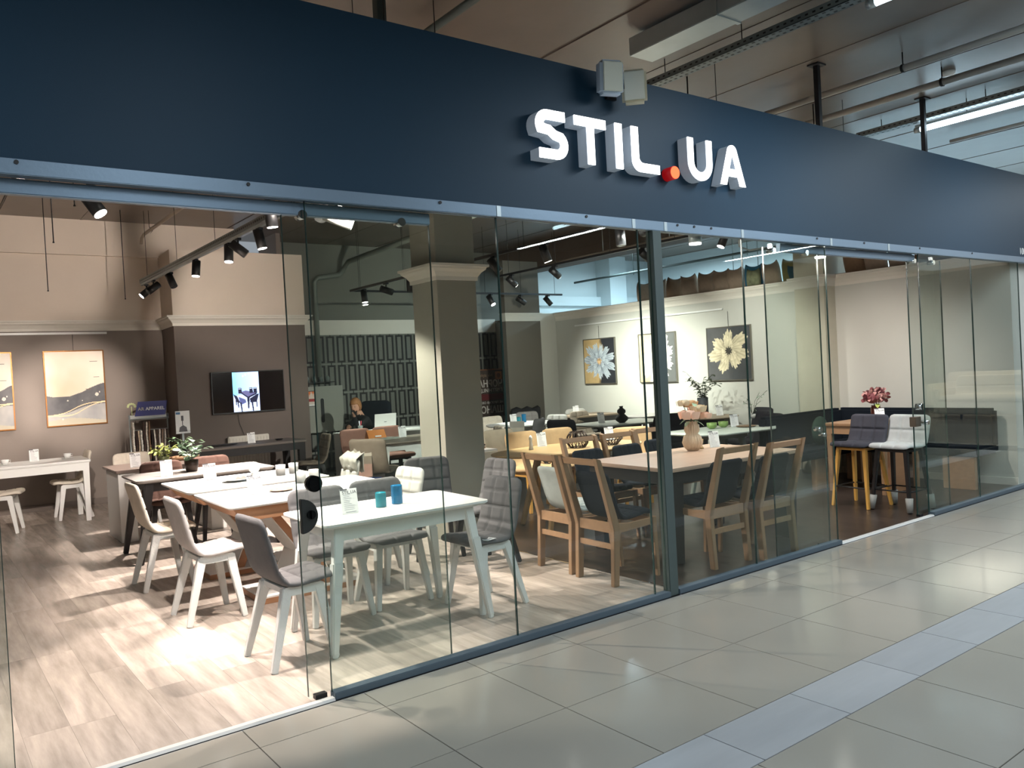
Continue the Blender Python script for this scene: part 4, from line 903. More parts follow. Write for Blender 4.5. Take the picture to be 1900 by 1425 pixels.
def flower(seed, bgl, bgr, pin, pout, core, cx=.5, cy=.5, pet=9, R=.42, layers=3, sharp=.55, split=.5):
    def f(u, v):
        n = noise2(u, v, 5, seed, 1.8); c = mixc(lin(bgl), lin(bgr), (u-split+.12*n)*9); c = c*(1+.18*noise2(u, v, 5, seed+9, 4))[..., None]
        dx, dy = u-cx, v-cy; r = np.hypot(dx, dy); th = np.arctan2(dy, dx)
        for L_ in range(layers):
            k = pet-L_*2; ph = seed+L_*1.7; rr = R*(1-.27*L_); w__ = noise2(u*.9, v*.9, 3, seed+20+L_, 1.4)*.22
            q = np.cos(k*th/2+ph+w__*3); edge = rr*(1-sharp*(1-np.abs(q)**.6))*(1+.16*np.sin(2.0*th+ph)+.10*np.sin(23*th+3*ph)*.5+.05*np.sin(41*th))
            m = r < edge; t = np.clip(r/np.maximum(edge, 1e-4), 0, 1)
            st = .5+.5*np.sin(k*9*th/2+6*w__+8*t+ph); s = .22+.62*t**1.3+.30*(st-.5)-.55*(1-np.abs(q))**2+.05*L_
            c = np.where(m[..., None], mixc(lin(pin), lin(pout), s), c)
            c = np.where((m & (np.abs(q) < .10))[..., None], c*.55, c)
        c = np.where((r < .07*(1+.25*np.sin(9*th)))[..., None], mixc(lin(core), lin(core)*.35, .5+noise2(u, v, 3, seed+5, 12)), c)
        return np.clip(c, 0, 1)
    return f
def framed(loc, rz, w_, h_, fn, lab, fm, cat='painting', d=.03, fw=.015, n=110, wire=None):
    t = thing('framed_picture', loc, rz, lab, cat)
    fr = MB().box(-w_/2, -d, -h_/2, -w_/2+fw, 0, h_/2).box(w_/2-fw, -d, -h_/2, w_/2, 0, h_/2).box(-w_/2+fw, -d, h_/2-fw, w_/2-fw, 0, h_/2).box(-w_/2+fw, -d, -h_/2, w_/2-fw, 0, -h_/2+fw); fr.obj('picture_frame', fm, t)
    MB().box(-w_/2+fw, -d+.006, -h_/2+fw, w_/2-fw, -.002, h_/2-fw).obj('canvas_block', WHITE, t)
    link('canvas_print', print_mesh('canvas_print', w_-2*fw, h_-2*fw, n, int(n*h_/w_), fn, PRINT, d-.004), t)
    if wire: MB().cyl((0, -.008, h_/2), (0, -.008, h_/2+wire), .0025, n=6).obj('hanging_wire', DKMETAL, t)
    return t
GOLD = mat('gold_frame', (132, 88, 46), .3, .8); SILV = mat('silver_frame', (150, 146, 136), .3, .8)
framed((1.905, 8.945, 1.64), 0, .75, 1.04, landscape(3), 'gold-framed abstract landscape with a bright cream sky, right of the two', GOLD, wire=.24)
framed((.79, 8.945, 1.64), 0, .75, 1.04, landscape(8, .04), 'gold-framed abstract landscape cut off at the left picture edge', GOLD, wire=.24)
framed((9.745, 6.69, 1.64), -PI/2, .80, .80, flower(2, (188, 160, 112), (34, 36, 42), (40, 56, 78), (196, 206, 212), (220, 180, 130), .5, .5, 11, .46, 4, .5, .5), 'framed picture of a blue-grey flower on gold and black', SILV, wire=.22)
framed((9.745, 5.33, 1.64), -PI/2, .80, .80, flower(5, (206, 190, 152), (96, 98, 96), (226, 214, 180), (250, 246, 238), (240, 214, 150), .5, .48, 9, .50, 2, .42, .55), 'framed picture of a white flower behind the steel post', SILV, wire=.22)
framed((9.745, 3.91, 1.64), -PI/2, .80, .80, flower(7, (84, 84, 84), (66, 68, 70), (128, 118, 94), (236, 222, 188), (70, 66, 56), .5, .55, 7, .43, 3, .6, .5), 'framed picture of a cream flower on dark grey', SILV, wire=.22)
# television with a photo of a dining set
def inpoly(u, v, P):
    c = np.zeros(u.shape, bool); n = len(P)
    for i in range(n):
        x1, y1 = P[i]; x2, y2 = P[(i+1) % n]
        k = (y1 > v) != (y2 > v); xx = (x2-x1)*(v-y1)/((y2-y1) if y2 != y1 else 1e-9)+x1; c ^= k & (u < xx)
    return c
def tvpic(u, v):
    c = mixc(lin((120, 150, 215)), lin((176, 204, 250)), .2+u*.8); c = np.where((u < .12+.08*(1-v))[..., None], lin((130, 205, 250)), c)
    c = np.where((v < .45-.1*np.abs(u-.5))[..., None], lin((176, 190, 226)), c)
    D = lin((26, 28, 48)); T = lin((84, 84, 122))
    def pl(P, col):
        nonlocal c; c = np.where(inpoly(u, v, P)[..., None], col, c)
    pl([(.30, .50), (.48, .53), (.90, .47), (.56, .37)], T); pl([(.30, .50), (.56, .37), (.90, .47), (.90, .43), (.56, .33), (.30, .46)], D); pl([(.52, .36), (.62, .36), (.58, .07), (.54, .07)], D)
    for x in (.20, .62, .78): pl([(x, .60), (x+.12, .60), (x+.14, .46), (x, .46)], D); pl([(x+.01, .585), (x+.10, .585), (x+.10, .57), (x+.01, .57)], lin((176, 190, 226)))
    pl([(.0, .46), (.14, .40), (.26, .22), (.12, .25)], D); pl([(.20, .38), (.46, .30), (.48, .23), (.26, .17)], lin((70, 76, 120))); pl([(.24, .24), (.30, .24), (.33, .0), (.29, .0)], D); pl([(.08, .3), (.13, .3), (.12, .18), (.09, .18)], D); pl([(.14, .24), (.19, .24), (.20, .11), (.17, .11)], D)
    pl([(.98, .44), (.88, .42), (.62, .32), (.64, .22), (.88, .22)], D); pl([(.68, .22), (.74, .22), (.76, .0), (.72, .0)], D); pl([(.86, .24), (.90, .24), (.90, .1), (.87, .1)], D)
    for (a, b) in ((.40, .90), (.50, .93), (.62, .96)): c = np.where((((u-a)/.025)**2+((v-b)/.02)**2 < 1)[..., None], lin((230, 245, 255)), c)
    return c
t = thing('television', (4.035, 8.14, 1.455), 0, 'flat television on the wall showing a photo of a dark dining set', 'television')
MB().box(-.535, -.05, -.305, .535, 0, .305).obj('housing', BLACK, t, bev=.004)
MB().box(-.522, -.0525, -.285, .522, -.05, .292).obj('screen', mat('black_screen', (26, 20, 20), .12), t)
link('screen_photo', print_mesh('screen_photo', .385, .575, 90, 130, tvpic, GLOW, .054), t).location = (-.045, 0, .002)
MB().tube([(-.18, -.03, -.3), (-.16, -.02, -.45), (-.1, -.02, -.62), (-.07, -.02, -.78)], .004, 6).obj('power_cable', BLACK, t)
# ================================================================== SMALL THINGS
c_logo = text_mesh('STIL.UA', .026, .0002, INK, bold=.0004); card_cache = {}
def card(x, y, z, rz, lab, logo=True, w_=.105, h_=.15):
    t = thing('price_card', (x, y, z), rz, lab, 'price card')
    tilt = (-.22, 0, 0)
    if 'a' not in card_cache:
        card_cache['a'] = MB().box(-.052, -.0015, 0, .052, .0015, .15).mesh('card', PAPER)
        card_cache['b'] = MB().box(-.055, .0018, 0, .055, .0038, .155).box(-.055, .0018, 0, .055, .05, .003).mesh('acrylic_stand', CLEAR)
        m = MB(); r = random.Random(4)
        for k in range(9): m.box(-.036, -.0022, .112-k*.011, -.036+r.uniform(.035, .07), -.0016, .1145-k*.011)
        m.box(-.03, -.0022, .008, .035, -.0016, .012); card_cache['c'] = m.mesh('printed_lines', INKL)
        card_cache['d'] = MB().box(-.052, -.0022, .141, -.008, -.0016, .150).mesh('grey_header', INK)
    o = link('card', card_cache['a'], t); o.rotation_euler = tilt; q = link('acrylic_stand', card_cache['b'], t); q.rotation_euler = (-.22, 0, 0)
    p = link('printed_lines', card_cache['c'], o); link('grey_header', card_cache['d'], o)
    if logo: put_text('logo_text', c_logo, o, (.004, -.0018, .127), (PI/2, 0, 0))
    return t
for x, y, rz, lab in ((2.11, .78, -.12, 'price card on the white table nearest the glass, beside blue glasses'), (2.00, 2.12, -.1, 'price card on the front oak pedestal table'),
        (2.06, 3.42, -.15, 'blank bright price card on the rear oak pedestal table'), (1.91, 4.25, -.1, 'price card on the grey-topped table with black legs'), (1.91, 5.52, -.1, 'price card on the brown-topped table with white slab legs'),
        (1.24, 7.86, -.1, 'price card on the left wall table'), (3.78, 7.36, -.1, 'price card on the dark table under the television'), (5.27, 5.80, -.2, 'price card on the stone-topped table beside the laptop'),
        (7.35, 6.10, -.3, 'price card on the round white table'), (5.28, 2.86, -.3, 'leaning price card behind the yellow oak table'), (6.02, 2.62, -.3, 'price card on the yellow oak table near the tan chair'),
        (7.85, 4.7, -.3, 'price card on the boat-shaped grey table'), (9.38, 3.85, -.5, 'price card on the round brown table beside the plant pot'), (7.85, 2.40, -.4, 'price card on the pale octagonal table beside green cups'),
        (5.96, 1.16, -.35, 'price card on the long oak table right of the rose vase'), (9.18, 6.75, -.5, 'price card on the brown console table at the back'), (8.66, 1.05, -.75, 'bright white price card on the small oak table at the corner bench')):
    h_ = .772 if 'corner bench' in lab else .752
    card(x, y, h_, rz, lab)
TEAL = mat('teal_ribbed_glass', (28, 140, 158), .12, trans=.25, coat=.4); BLUEG = mat('blue_ribbed_glass', (10, 122, 176), .12, trans=.25, coat=.4)
def ribbed(x, y, z, r, h_, m, lab, name='ribbed_glass', cat='glass'):
    t = thing(name, (x, y, z), 0, lab, cat); p = [(r*.9, 0)]; n = 9
    for k in range(n): p += [(r, h_*(k+.25)/n), (r*1.03, h_*(k+.55)/n), (r*.985, h_*(k+.95)/n)]
    p += [(r*.9, h_), (r*.88, h_*.5), (r*.8, .012), (.001, .01)]; MB().lathe(p, n=28).obj('glass_body', m, t)
ribbed(2.345, .84, .752, .034, .092, TEAL, 'teal ribbed glass on the front white table, shorter one')
ribbed(2.475, .87, .752, .036, .118, BLUEG, 'blue ribbed glass on the front white table, taller one')
ribbed(7.50, 6.17, .752, .034, .09, TEAL, 'teal ribbed glass on the round white table'); ribbed(7.62, 6.20, .752, .036, .125, BLUEG, 'blue ribbed glass on the round white table')
t = thing('plate', (2.20, 3.16, .752), 0, 'white plate with a folded napkin on the rear oak pedestal table', 'plate'); MB().lathe([(.05, 0), (.09, .012), (.115, .018), (.11, .022), (.06, .008), (.001, .006)], n=32).obj('plate_body', WHITE, t)
t = thing('napkin', (2.20, 3.16, .768), .4, 'folded white napkin on the plate', 'napkin'); MB().prism([(-.07, 0), (-.03, .03), (.0, .014), (.03, .032), (.08, 0)], 'y', -.05, .05).obj('cloth', FWHITE, t)
t = thing('plate', (2.22, 2.20, .752), 0, 'small patterned plate on the front oak pedestal table', 'plate'); MB().lathe([(.04, 0), (.085, .008), (.09, .012), (.05, .005), (.001, .004)], n=32).obj('plate_body', mat('patterned_ceramic', (150, 128, 108), .4, noise=.5, nscale=40), t)
t = thing('globe_lamp', (2.43, 3.38, .752), 0, 'round white globe lamp on the rear oak pedestal table', 'lamp'); MB().ball((0, 0, .075), .05, 24, 16).obj('globe', mat('opal_glass', (250, 248, 244), .3, emis=.4), t); MB().cyl((0, 0, 0), (0, 0, .026), .03, n=20).obj('lamp_foot', WHITE, t)
for x, y, lab in ((2.60, 3.20, 'frosted candle glass on the rear oak pedestal table, left one'), (2.73, 3.23, 'frosted candle glass on the rear oak pedestal table, right one'), (2.50, 2.50, 'frosted candle glass on the front oak pedestal table, left one'), (2.63, 2.54, 'frosted candle glass on the front oak pedestal table, right one')):
    t = thing('candle_glass', (x, y, .752), 0, lab, 'candle'); MB().lathe([(.040, 0), (.043, .09), (.040, .09), (.038, .01), (.001, .008)], n=24).obj('holder', mat('frosted_glass', (236, 236, 232), .35, trans=.3), t)
    MB().cyl((0, 0, .01), (0, 0, .06), .034, n=20).obj('wax', mat('candle_wax', (240, 226, 206), .5), t); MB().lathe([(.001, .062), (.006, .070), (.004, .082), (.0005, .09)], n=10).obj('flame', emit('candle_flame', (255, 190, 110), 6), t)
for x, y, lab in ((1.60, 7.84, 'white coffee cup and saucer at the right end of the left wall table'), (.92, 7.72, 'white coffee cup at the left picture edge')):
    t = thing('coffee_cup', (x, y, .752), .3, lab, 'cup'); MB().lathe([(.03, 0), (.07, .008), (.072, .012), (.02, .006)], n=24).obj('saucer', WHITE, t)
    MB().lathe([(.022, .008), (.038, .03), (.042, .062), (.039, .062), (.034, .03), (.001, .014)], n=24).obj('cup_body', WHITE, t); MB().tube([(.038, 0, .052), (.062, 0, .05), (.062, 0, .03), (.036, 0, .024)], .004, 8).obj('handle', WHITE, t)
# plants
def leaf_mesh(l, w_, m, cup=.15, rd=False):
    n = 6; vs = []; fs = []
    for i in range(n+1):
        a = i/n; hw = w_/2*(math.sin(PI*min(.98, a*.94+.03))**(.6 if rd else 1)); z = -l*.25*a*a
        vs += [(a*l, -hw, z+cup*hw), (a*l, 0, z), (a*l, hw, z+cup*hw)]
    for i in range(n): fs += [(3*i, 3*i+1, 3*i+4, 3*i+3), (3*i+1, 3*i+2, 3*i+5, 3*i+4)]
    return MB().add(vs, fs, 0, True).mesh('leaf', m, fix=False)
def plant(loc, lab, pot_fn, stems, hgt, spread, lmesh, nl, name='potted_plant', seed=1, stem_m=LEAFD, droop=.3):
    t = thing(name, loc, 0, lab, 'plant'); pot_fn(t); r = random.Random(seed)
    z0 = t.get('z0', .08); sm = MB(); leaves = []
    for s in range(stems):
        a = 2*PI*s/stems+r.uniform(-.4, .4); rr = spread*r.uniform(.35, 1); hh = hgt*r.uniform(.6, 1)
        pts = [Vector((.012*math.cos(a), .012*math.sin(a), z0)), Vector((rr*.35*math.cos(a), rr*.35*math.sin(a), z0+hh*.6)), Vector((rr*math.cos(a), rr*math.sin(a), z0+hh*(1-droop*r.random())))]
        sm.tube(pts, .0022, 5)
        for k in range(nl):
            f = (k+1)/nl; p = pts[0].lerp(pts[1], min(1, f*2)) if f < .5 else pts[1].lerp(pts[2], f*2-1)
            leaves.append((p, a+r.uniform(-1.5, 1.5), r.uniform(-.7, .3), r.uniform(.7, 1.15)))
    sm.obj('stems', stem_m, t)
    for p, a, e, k in leaves[:300]:
        o = link('leaf', lmesh, t, p); o.rotation_euler = (r.uniform(-.4, .4), e, a); o.scale = (k, k, k)
    if 'z0' in t: del t['z0']
    return t
def pot(profile, m, z0, nm='pot'):
    def f(t): MB().lathe(profile, n=28).obj(nm, m, t); t['z0'] = z0
    return f
plant((2.18, 4.42, .752), 'plant with round variegated leaves in a dark pot on the grey-topped table', pot([(.05, 0), (.062, .05), (.065, .11), (.058, .11), (.05, .08)], mat('dark_bronze_pot', (58, 46, 40), .35, .5, noise=.3, nscale=30), .09), 9, .22, .22, leaf_mesh(.065, .06, LEAFG, rd=True), 5, seed=3)
plant((2.22, 5.62, .752), 'bushy yellow-green plant on the brown-topped table', pot([(.045, 0), (.06, .08), (.055, .08), (.04, .05)], mat('green_pot', (120, 128, 88), .6), .06), 16, .16, .15, leaf_mesh(.07, .026, LEAFL), 6, seed=5)
plant((2.50, 5.92, .79), 'fern in a small black pot on a round wooden tray', pot([(.035, 0), (.045, .08), (.04, .08), (.03, .05)], BLACK, .06), 11, .2, .2, leaf_mesh(.06, .03, LEAF), 6, seed=8)
t = thing('round_tray', (2.50, 5.90, .752), 0, 'round wooden tray carrying the fern and a white cup', 'tray'); MB().lathe([(.15, 0), (.17, .035), (.163, .035), (.14, .01), (.001, .01)], n=32).obj('tray_body', OAKX, t)
plant((9.22, 4.02, .752), 'olive branch plant in a tall dark grey cylinder pot', pot([(.075, 0), (.078, .27), (.068, .27), (.06, .2)], mat('charcoal_pot', (62, 64, 68), .6), .24), 15, .40, .26, leaf_mesh(.08, .034, LEAFD), 9, seed=11, stem_m=LEAFD)
plant((9.0, 3.0, .752), 'sparse grey-green twig plant in front of the right wall', pot([(.03, 0), (.04, .06), (.03, .06)], mat('pale_pot', (190, 190, 184), .6), .05), 6, .34, .2, leaf_mesh(.05, .02, LEAFG), 6, seed=12)
# rose vase
t = thing('ribbed_vase', (5.66, 1.17, .752), 0, 'cream double-bulb ribbed vase on the long oak table', 'vase')
MB().lathe([(.045, 0), (.075, .035), (.088, .075), (.075, .125), (.05, .15), (.066, .185), (.06, .225), (.045, .245), (.05, .262), (.042, .262), (.036, .24)], n=72, ribs=18, amp=.07).obj('vase_body', mat('cream_ceramic', (204, 178, 150), .55), t)
t = thing('rose_bunch', (5.66, 1.17, 1.0), 0, 'bunch of pale pink and peach roses in the cream vase', 'flowers')
def bloom(t, p, R, m, nm, seed, m2=None):
    r = random.Random(seed); mb = MB()
    for ring in range(4):
        k = 3+ring; rr = R*(.38+.20*ring); hi = 1.25-.30*ring; lo = -.5
        for i in range(k):
            a = 2*PI*i/k+ring*.8+r.uniform(-.2, .2); g = []; W_ = 6; H_ = 5
            for x in range(H_):
                e = lo+(hi-lo)*x/(H_-1); fl_ = 1+.16*(x/(H_-1))**3*(ring > 0)
                for y in range(W_):
                    q = -1+2*y/(W_-1); an = a+q*(2.6/k)*(1-.25*abs(e)); r2 = rr*fl_*(1+.05*q*q+.03*math.sin(5*q+ring)); g.append((p[0]+r2*math.cos(e)*math.cos(an), p[1]+r2*math.cos(e)*math.sin(an), p[2]+r2*math.sin(e)*.85-.02*q*q*R*10*(x == H_-1)*.3))
            mb.add(g, [(x*W_+y, x*W_+y+1, (x+1)*W_+y+1, (x+1)*W_+y) for x in range(H_-1) for y in range(W_-1)], 1 if ring == 0 and m2 else 0, True)
    mb.ball((p[0], p[1], p[2]), R*.36, 8, 6, 1 if m2 else 0); return mb.obj(nm, [m, m2 or m], t)
PK = mat('pale_pink_petal', (244, 206, 186), .6); PE = mat('peach_petal', (240, 196, 150), .6); CRP = mat('cream_petal', (240, 222, 190), .6)
for i, (x, y, z, R, m) in enumerate(((-.085, -.05, .08, .092, PK), (.02, -.07, .13, .07, CRP), (.10, .02, .12, .078, PK), (.13, -.04, .06, .065, PK), (.04, .04, .17, .068, PE), (-.03, .06, .18, .06, CRP))): bloom(t, (x, y, z), R, m, 'rose', i, PE)
sm = MB()
for x, y, z in ((-.08, -.04, .1), (.02, -.06, .12), (.1, .02, .12), (.13, -.03, .06), (.04, .04, .15), (-.03, .06, .17)): sm.tube([(x*.1, y*.1, -.1), (x*.3, y*.3, 0), (x, y, z)], .003, 6)
sm.obj('stems', LEAF, t); rl = leaf_mesh(.09, .045, LEAFG); 
for a, z in ((3.3, .02), (2.6, .04), (.2, .03), (5.2, .02), (1.6, .08), (4.4, .18)):
    o = link('leaf', rl, t, (.03*math.cos(a), .03*math.sin(a), z)); o.rotation_euler = (0, .3, a)
t = thing('candle_holder', (5.82, 1.22, .752), 0, 'small gold glass candle holder right of the rose vase', 'candle'); MB().lathe([(.035, 0), (.03, .012), (.01, .03), (.028, .05), (.032, .085), (.028, .085), (.02, .05)], n=20).obj('holder', mat('amber_glass', (206, 170, 110), .2, trans=.3), t)
t = thing('saucer', (5.90, 1.33, .752), 0, 'small shiny saucer behind the gold candle holder', 'plate'); MB().lathe([(.03, 0), (.06, .01), (.055, .012), (.001, .004)], n=24).obj('saucer_body', mat('amber_glass', (206, 170, 110), .2), t)
# wire basket
t = thing('wire_basket', (5.38, 2.42, .752), .3, 'dark brown pierced metal fruit basket on the yellow oak table', 'basket')
mb = MB()
for k in range(16):
    a = 2*PI*k/16; mb.tube([(.11*math.cos(a), .11*math.sin(a), .004), (.15*math.cos(a+.1), .15*math.sin(a+.1), .05), (.145*math.cos(a+.22), .145*math.sin(a+.22), .12), (.10*math.cos(a+.3), .10*math.sin(a+.3), .17)], .005, 5)
    mb.tube([(.11*math.cos(a), .11*math.sin(a), .004), (.15*math.cos(a-.1), .15*math.sin(a-.1), .05), (.145*math.cos(a-.22), .145*math.sin(a-.22), .12), (.10*math.cos(a-.3), .10*math.sin(a-.3), .17)], .005, 5)
for R, z in ((.11, .004), (.155, .08), (.10, .17)): mb.tube([(R*math.cos(2*PI*k/24), R*math.sin(2*PI*k/24), z) for k in range(25)], .006, 6)
mb.v = [(x*.72, y*.72, z*.92) for x, y, z in mb.v]; mb.obj('basket_wires', mat('bronze_wire', (52, 38, 30), .4, .5), t)
t = thing('wire_tray', (5.72, 2.30, .752), .3, 'low dark pierced metal tray beside the fruit basket', 'basket'); mb = MB()
for k in range(20):
    a = 2*PI*k/20; mb.tube([(.07*math.cos(a), .07*math.sin(a), .004), (.17*math.cos(a+.2), .11*math.sin(a+.2), .06)], .004, 5).tube([(.07*math.cos(a), .07*math.sin(a), .004), (.17*math.cos(a-.2), .11*math.sin(a-.2), .06)], .004, 5)
for R, R2, z in ((.07, .07, .004), (.17, .11, .06)): mb.tube([(R*math.cos(2*PI*k/24), R2*math.sin(2*PI*k/24), z) for k in range(25)], .005, 6)
mb.obj('basket_wires', MATS['bronze_wire'], t)
t = thing('pepper_mill', (5.02, 2.72, .752), 0, 'small white mill at the left end of the yellow oak table', 'mill'); MB().lathe([(.022, 0), (.018, .05), (.013, .09), (.02, .11), (.014, .13), (.004, .145)], n=16).obj('mill_body', WHITE, t)
t = thing('bubble_vase', (7.97, 4.42, .752), 0, 'small black bubble vase on the boat-shaped grey table', 'vase'); MB().lathe([(.04, 0), (.085, .035), (.088, .075), (.05, .115), (.04, .12), (.06, .145), (.058, .175), (.03, .2), (.022, .21), (.03, .23), (.02, .23)], n=28).obj('vase_body', mat('matt_black_ceramic', (40, 38, 38), .8), t)
for x, lab in ((7.55, 'green cup on the octagonal table, left one'), (7.76, 'green cup on the octagonal table, right one')):
    t = thing('green_cup', (x, 2.50, .752), 0, lab, 'cup'); MB().lathe([(.03, 0), (.055, .02), (.06, .07), (.055, .07), (.04, .02), (.001, .01)], n=24).obj('cup_body', mat('green_glaze', (124, 152, 84), .35), t)
t = thing('serving_tray', (7.90, 2.28, .752), .2, 'small brown oval serving tray beside the green cups', 'tray'); MB().lathe([(.09, 0), (.12, .012), (.115, .014), (.001, .005)], n=28).obj('tray_body', mat('brown_tray', (120, 92, 66), .5), t)
# red hydrangea
t = thing('copper_vase', (8.93, 1.25, .772), 0, 'dark copper vase on the small oak table at the corner bench', 'vase'); MB().lathe([(.05, 0), (.06, .04), (.055, .14), (.045, .155), (.05, .165), (.052, .165)], n=28).obj('vase_body', mat('copper_glass', (98, 54, 44), .25, .6), t)
t = thing('hydrangea_bunch', (8.93, 1.25, .94), 0, 'bunch of dusky red hydrangeas with a yellow leaf in the copper vase', 'flowers'); r = random.Random(9); RM = [mat('dusky_red_petal', (122, 62, 66), .7), mat('pink_petal', (188, 138, 132), .7)]
pm = [leaf_mesh(.045, .042, m, .5, True) for m in RM]
for i in range(170):
    a, b = r.uniform(0, 6.28), r.uniform(-.3, 1.5); cx = r.choice((-.07, 0, .08)); R = .095; p = (cx+R*math.cos(a)*math.cos(b)*.9, R*math.sin(a)*math.cos(b), .09+R*.8*math.sin(b))
    o = link('petal', pm[i % 2], t, p); o.rotation_euler = (r.uniform(-3, 3), r.uniform(-3, 3), a)
MB().ball((-.07, 0, .09), .07, 12, 8).ball((.08, 0, .09), .07, 12, 8).obj('flower_heads', RM[0], t); MB().tube([(0, 0, -.1), (.02, 0, .06)], .006, 6).tube([(0, 0, -.1), (-.04, 0, .06)], .006, 6).obj('stems', LEAFD, t)
o = link('leaf', leaf_mesh(.1, .05, LEAFL), t, (-.06, -.06, .02)); o.rotation_euler = (0, .2, 3.6)
# papers and tags on seats
for x, y, z, rz, lab in ((1.55, 1.93, .472, .1, 'white label lying on the light grey chair seat'), (2.98, .60, .474, .3, 'white label lying on the end chair seat at the white table'), (5.0, .80, .490, .2, 'printed sheet on the navy seat beyond the steel post')):
    t = thing('paper_label', (x, y, z), rz, lab, 'label'); MB().box(-.045, -.03, 0, .045, .03, .002).obj('sheet', PAPER, t); MB().box(-.03, -.015, .002, .03, .012, .0023).obj('printed_block', INKL, t)
# radiator, sample board under the TV
t = thing('radiator', (3.98, 8.10, .30), 0, 'white ribbed radiator on the wall under the television', 'radiator')
MB().box(-.3, -.05, 0, .3, .0, .52).obj('panel', mat('radiator_white', (206, 200, 188), .5), t, bev=.01)
rm = MB().box(-.008, -.058, .03, .008, -.05, .49).mesh('rib', MATS['radiator_white'])
for k in range(13): link('rib', rm, t, (-.27+k*.045, 0, 0))
t = thing('slate_board', (3.42, 7.45, .752), .1, 'dark oval slate board on the table under the television', 'board'); MB().lathe([(.16, 0), (.18, .01), (.17, .014)], n=32).obj('board_body', BLKW, t).scale = (1.1, .7, 1)
t = thing('small_dish', (4.2, 7.45, .752), 0, 'small dark dish on the right of the table under the television', 'dish'); MB().lathe([(.04, 0), (.06, .02), (.055, .022), (.03, .006)], n=20).obj('dish_body', BLKW, t)
t = thing('waste_bin', (4.85, 5.85, 0), 0, 'grey waste bin lined with a blue bag', 'bin'); MB().lathe([(.12, 0), (.14, .28), (.13, .28), (.11, .02)], n=24).obj('bin_body', mat('bin_grey', (112, 112, 110), .6), t); MB().lathe([(.146, .23), (.15, .27), (.145, .30), (.13, .285)], n=24).obj('bin_liner', mat('blue_bag', (30, 64, 130), .5), t)
# ------------------------------------------------------------------ fabric sample rack
t = thing('sample_rack', (2.72, 8.45, 0), 0, 'fabric sample rack with a blue header sign in the back left corner', 'display rack')
for s in (-1, 1): MB().cyl((s*.25, 0, 0), (s*.25, 0, 1.22), .012, n=10).obj('upright', GALV, t)
MB().box(-.28, -.16, 0, .28, .16, .02).obj('base', GALV, t); MB().cyl((-.25, -.05, 1.16), (.25, -.05, 1.16), .008, n=10).cyl((-.25, 0, 1.0), (.25, 0, 1.0), .008, n=10).obj('hanging_bar', GALV, t)
hd = MB().prism([(-.18, 1.2), (.22, 1.2), (.26, 1.40), (-.13, 1.40)], 'y', -.012, 0).obj('header_sign', mat('sign_blue', (46, 50, 124), .5), t)
MB().box(-.26, .002, 1.14, .27, .012, 1.215).obj('backing_board', mat('pale_board', (206, 208, 204), .5), t)
put_text('header_text', text_mesh('APPAREL', .064, .001, PAPER, bold=.001), hd, (.09, -.0135, 1.295), (PI/2, 0, 0)); put_text('header_monogram', text_mesh('AR', .066, .001, mat('sign_gold', (214, 208, 176), .5)), hd, (-.095, -.0135, 1.295), (PI/2, 0, 0))
em = MB()
for k in range(7): a = PI*k/6; em.ball((-.215+.045*math.cos(a), -.004, 1.34+.035*math.sin(a)), (.017, .004, .017), 8, 6)
em.box(-.22, -.006, 1.22, -.21, 0, 1.34).obj('tree_emblem', mat('emblem_green_gold', (196, 204, 150), .5), t)
cols = [(226, 218, 204), (60, 44, 38), (190, 170, 146), (226, 220, 208), (70, 52, 46), (206, 196, 180), (120, 92, 72), (44, 34, 32), (214, 204, 190), (90, 70, 60), (230, 224, 214), (150, 130, 112), (216, 208, 196), (96, 82, 74)]
for k, c in enumerate(cols):
    x = -.235+k*.034; z1 = 1.12 if k in (0, 4, 5, 6) else 1.0
    g = MB()
    for q in range(8): g.box(x+.004*math.sin(q*1.3+k), -.09, z1-.52+q*.065, x+.022+.004*math.sin(q*1.3+k), -.0, z1-.52+(q+1)*.065)
    g.obj('sample_hanger', mat('swatch_%02d' % k, c, .9, noise=.35, nscale=60), t)
t = thing('brochure_holder', (3.04, 7.95, .93), -.1, 'clear holder with furniture brochures beside the blue header sign', 'brochure holder')
MB().box(-.10, -.03, 0, .10, .0, .005).box(-.10, .0, 0, .10, .004, .33).box(-.1, -.034, 0, .1, -.031, .05).obj('holder', CLEAR, t)
b_ = MB().box(-.092, -.026, .006, .092, -.004, .315).obj('brochure_stack', PAPER, t); MB().box(-.02, -.0275, .18, .01, -.0262, .25).box(-.01, -.0275, .12, .0, -.0262, .18).prism([(-.055, .03), (.055, .03), (.045, .09), (0, .12), (-.045, .09)], 'y', -.0275, -.0262).obj('chair_print', INK, b_); MB().box(-.085, -.0275, .27, -.03, -.0262, .30).obj('title_print', mat('print_blue', (70, 110, 150), .6), b_)
MB().box(-.012, .0, -.93, .012, .02, .15).box(-.12, -.1, -.93, .12, .1, -.915).obj('stand', GALV, t)
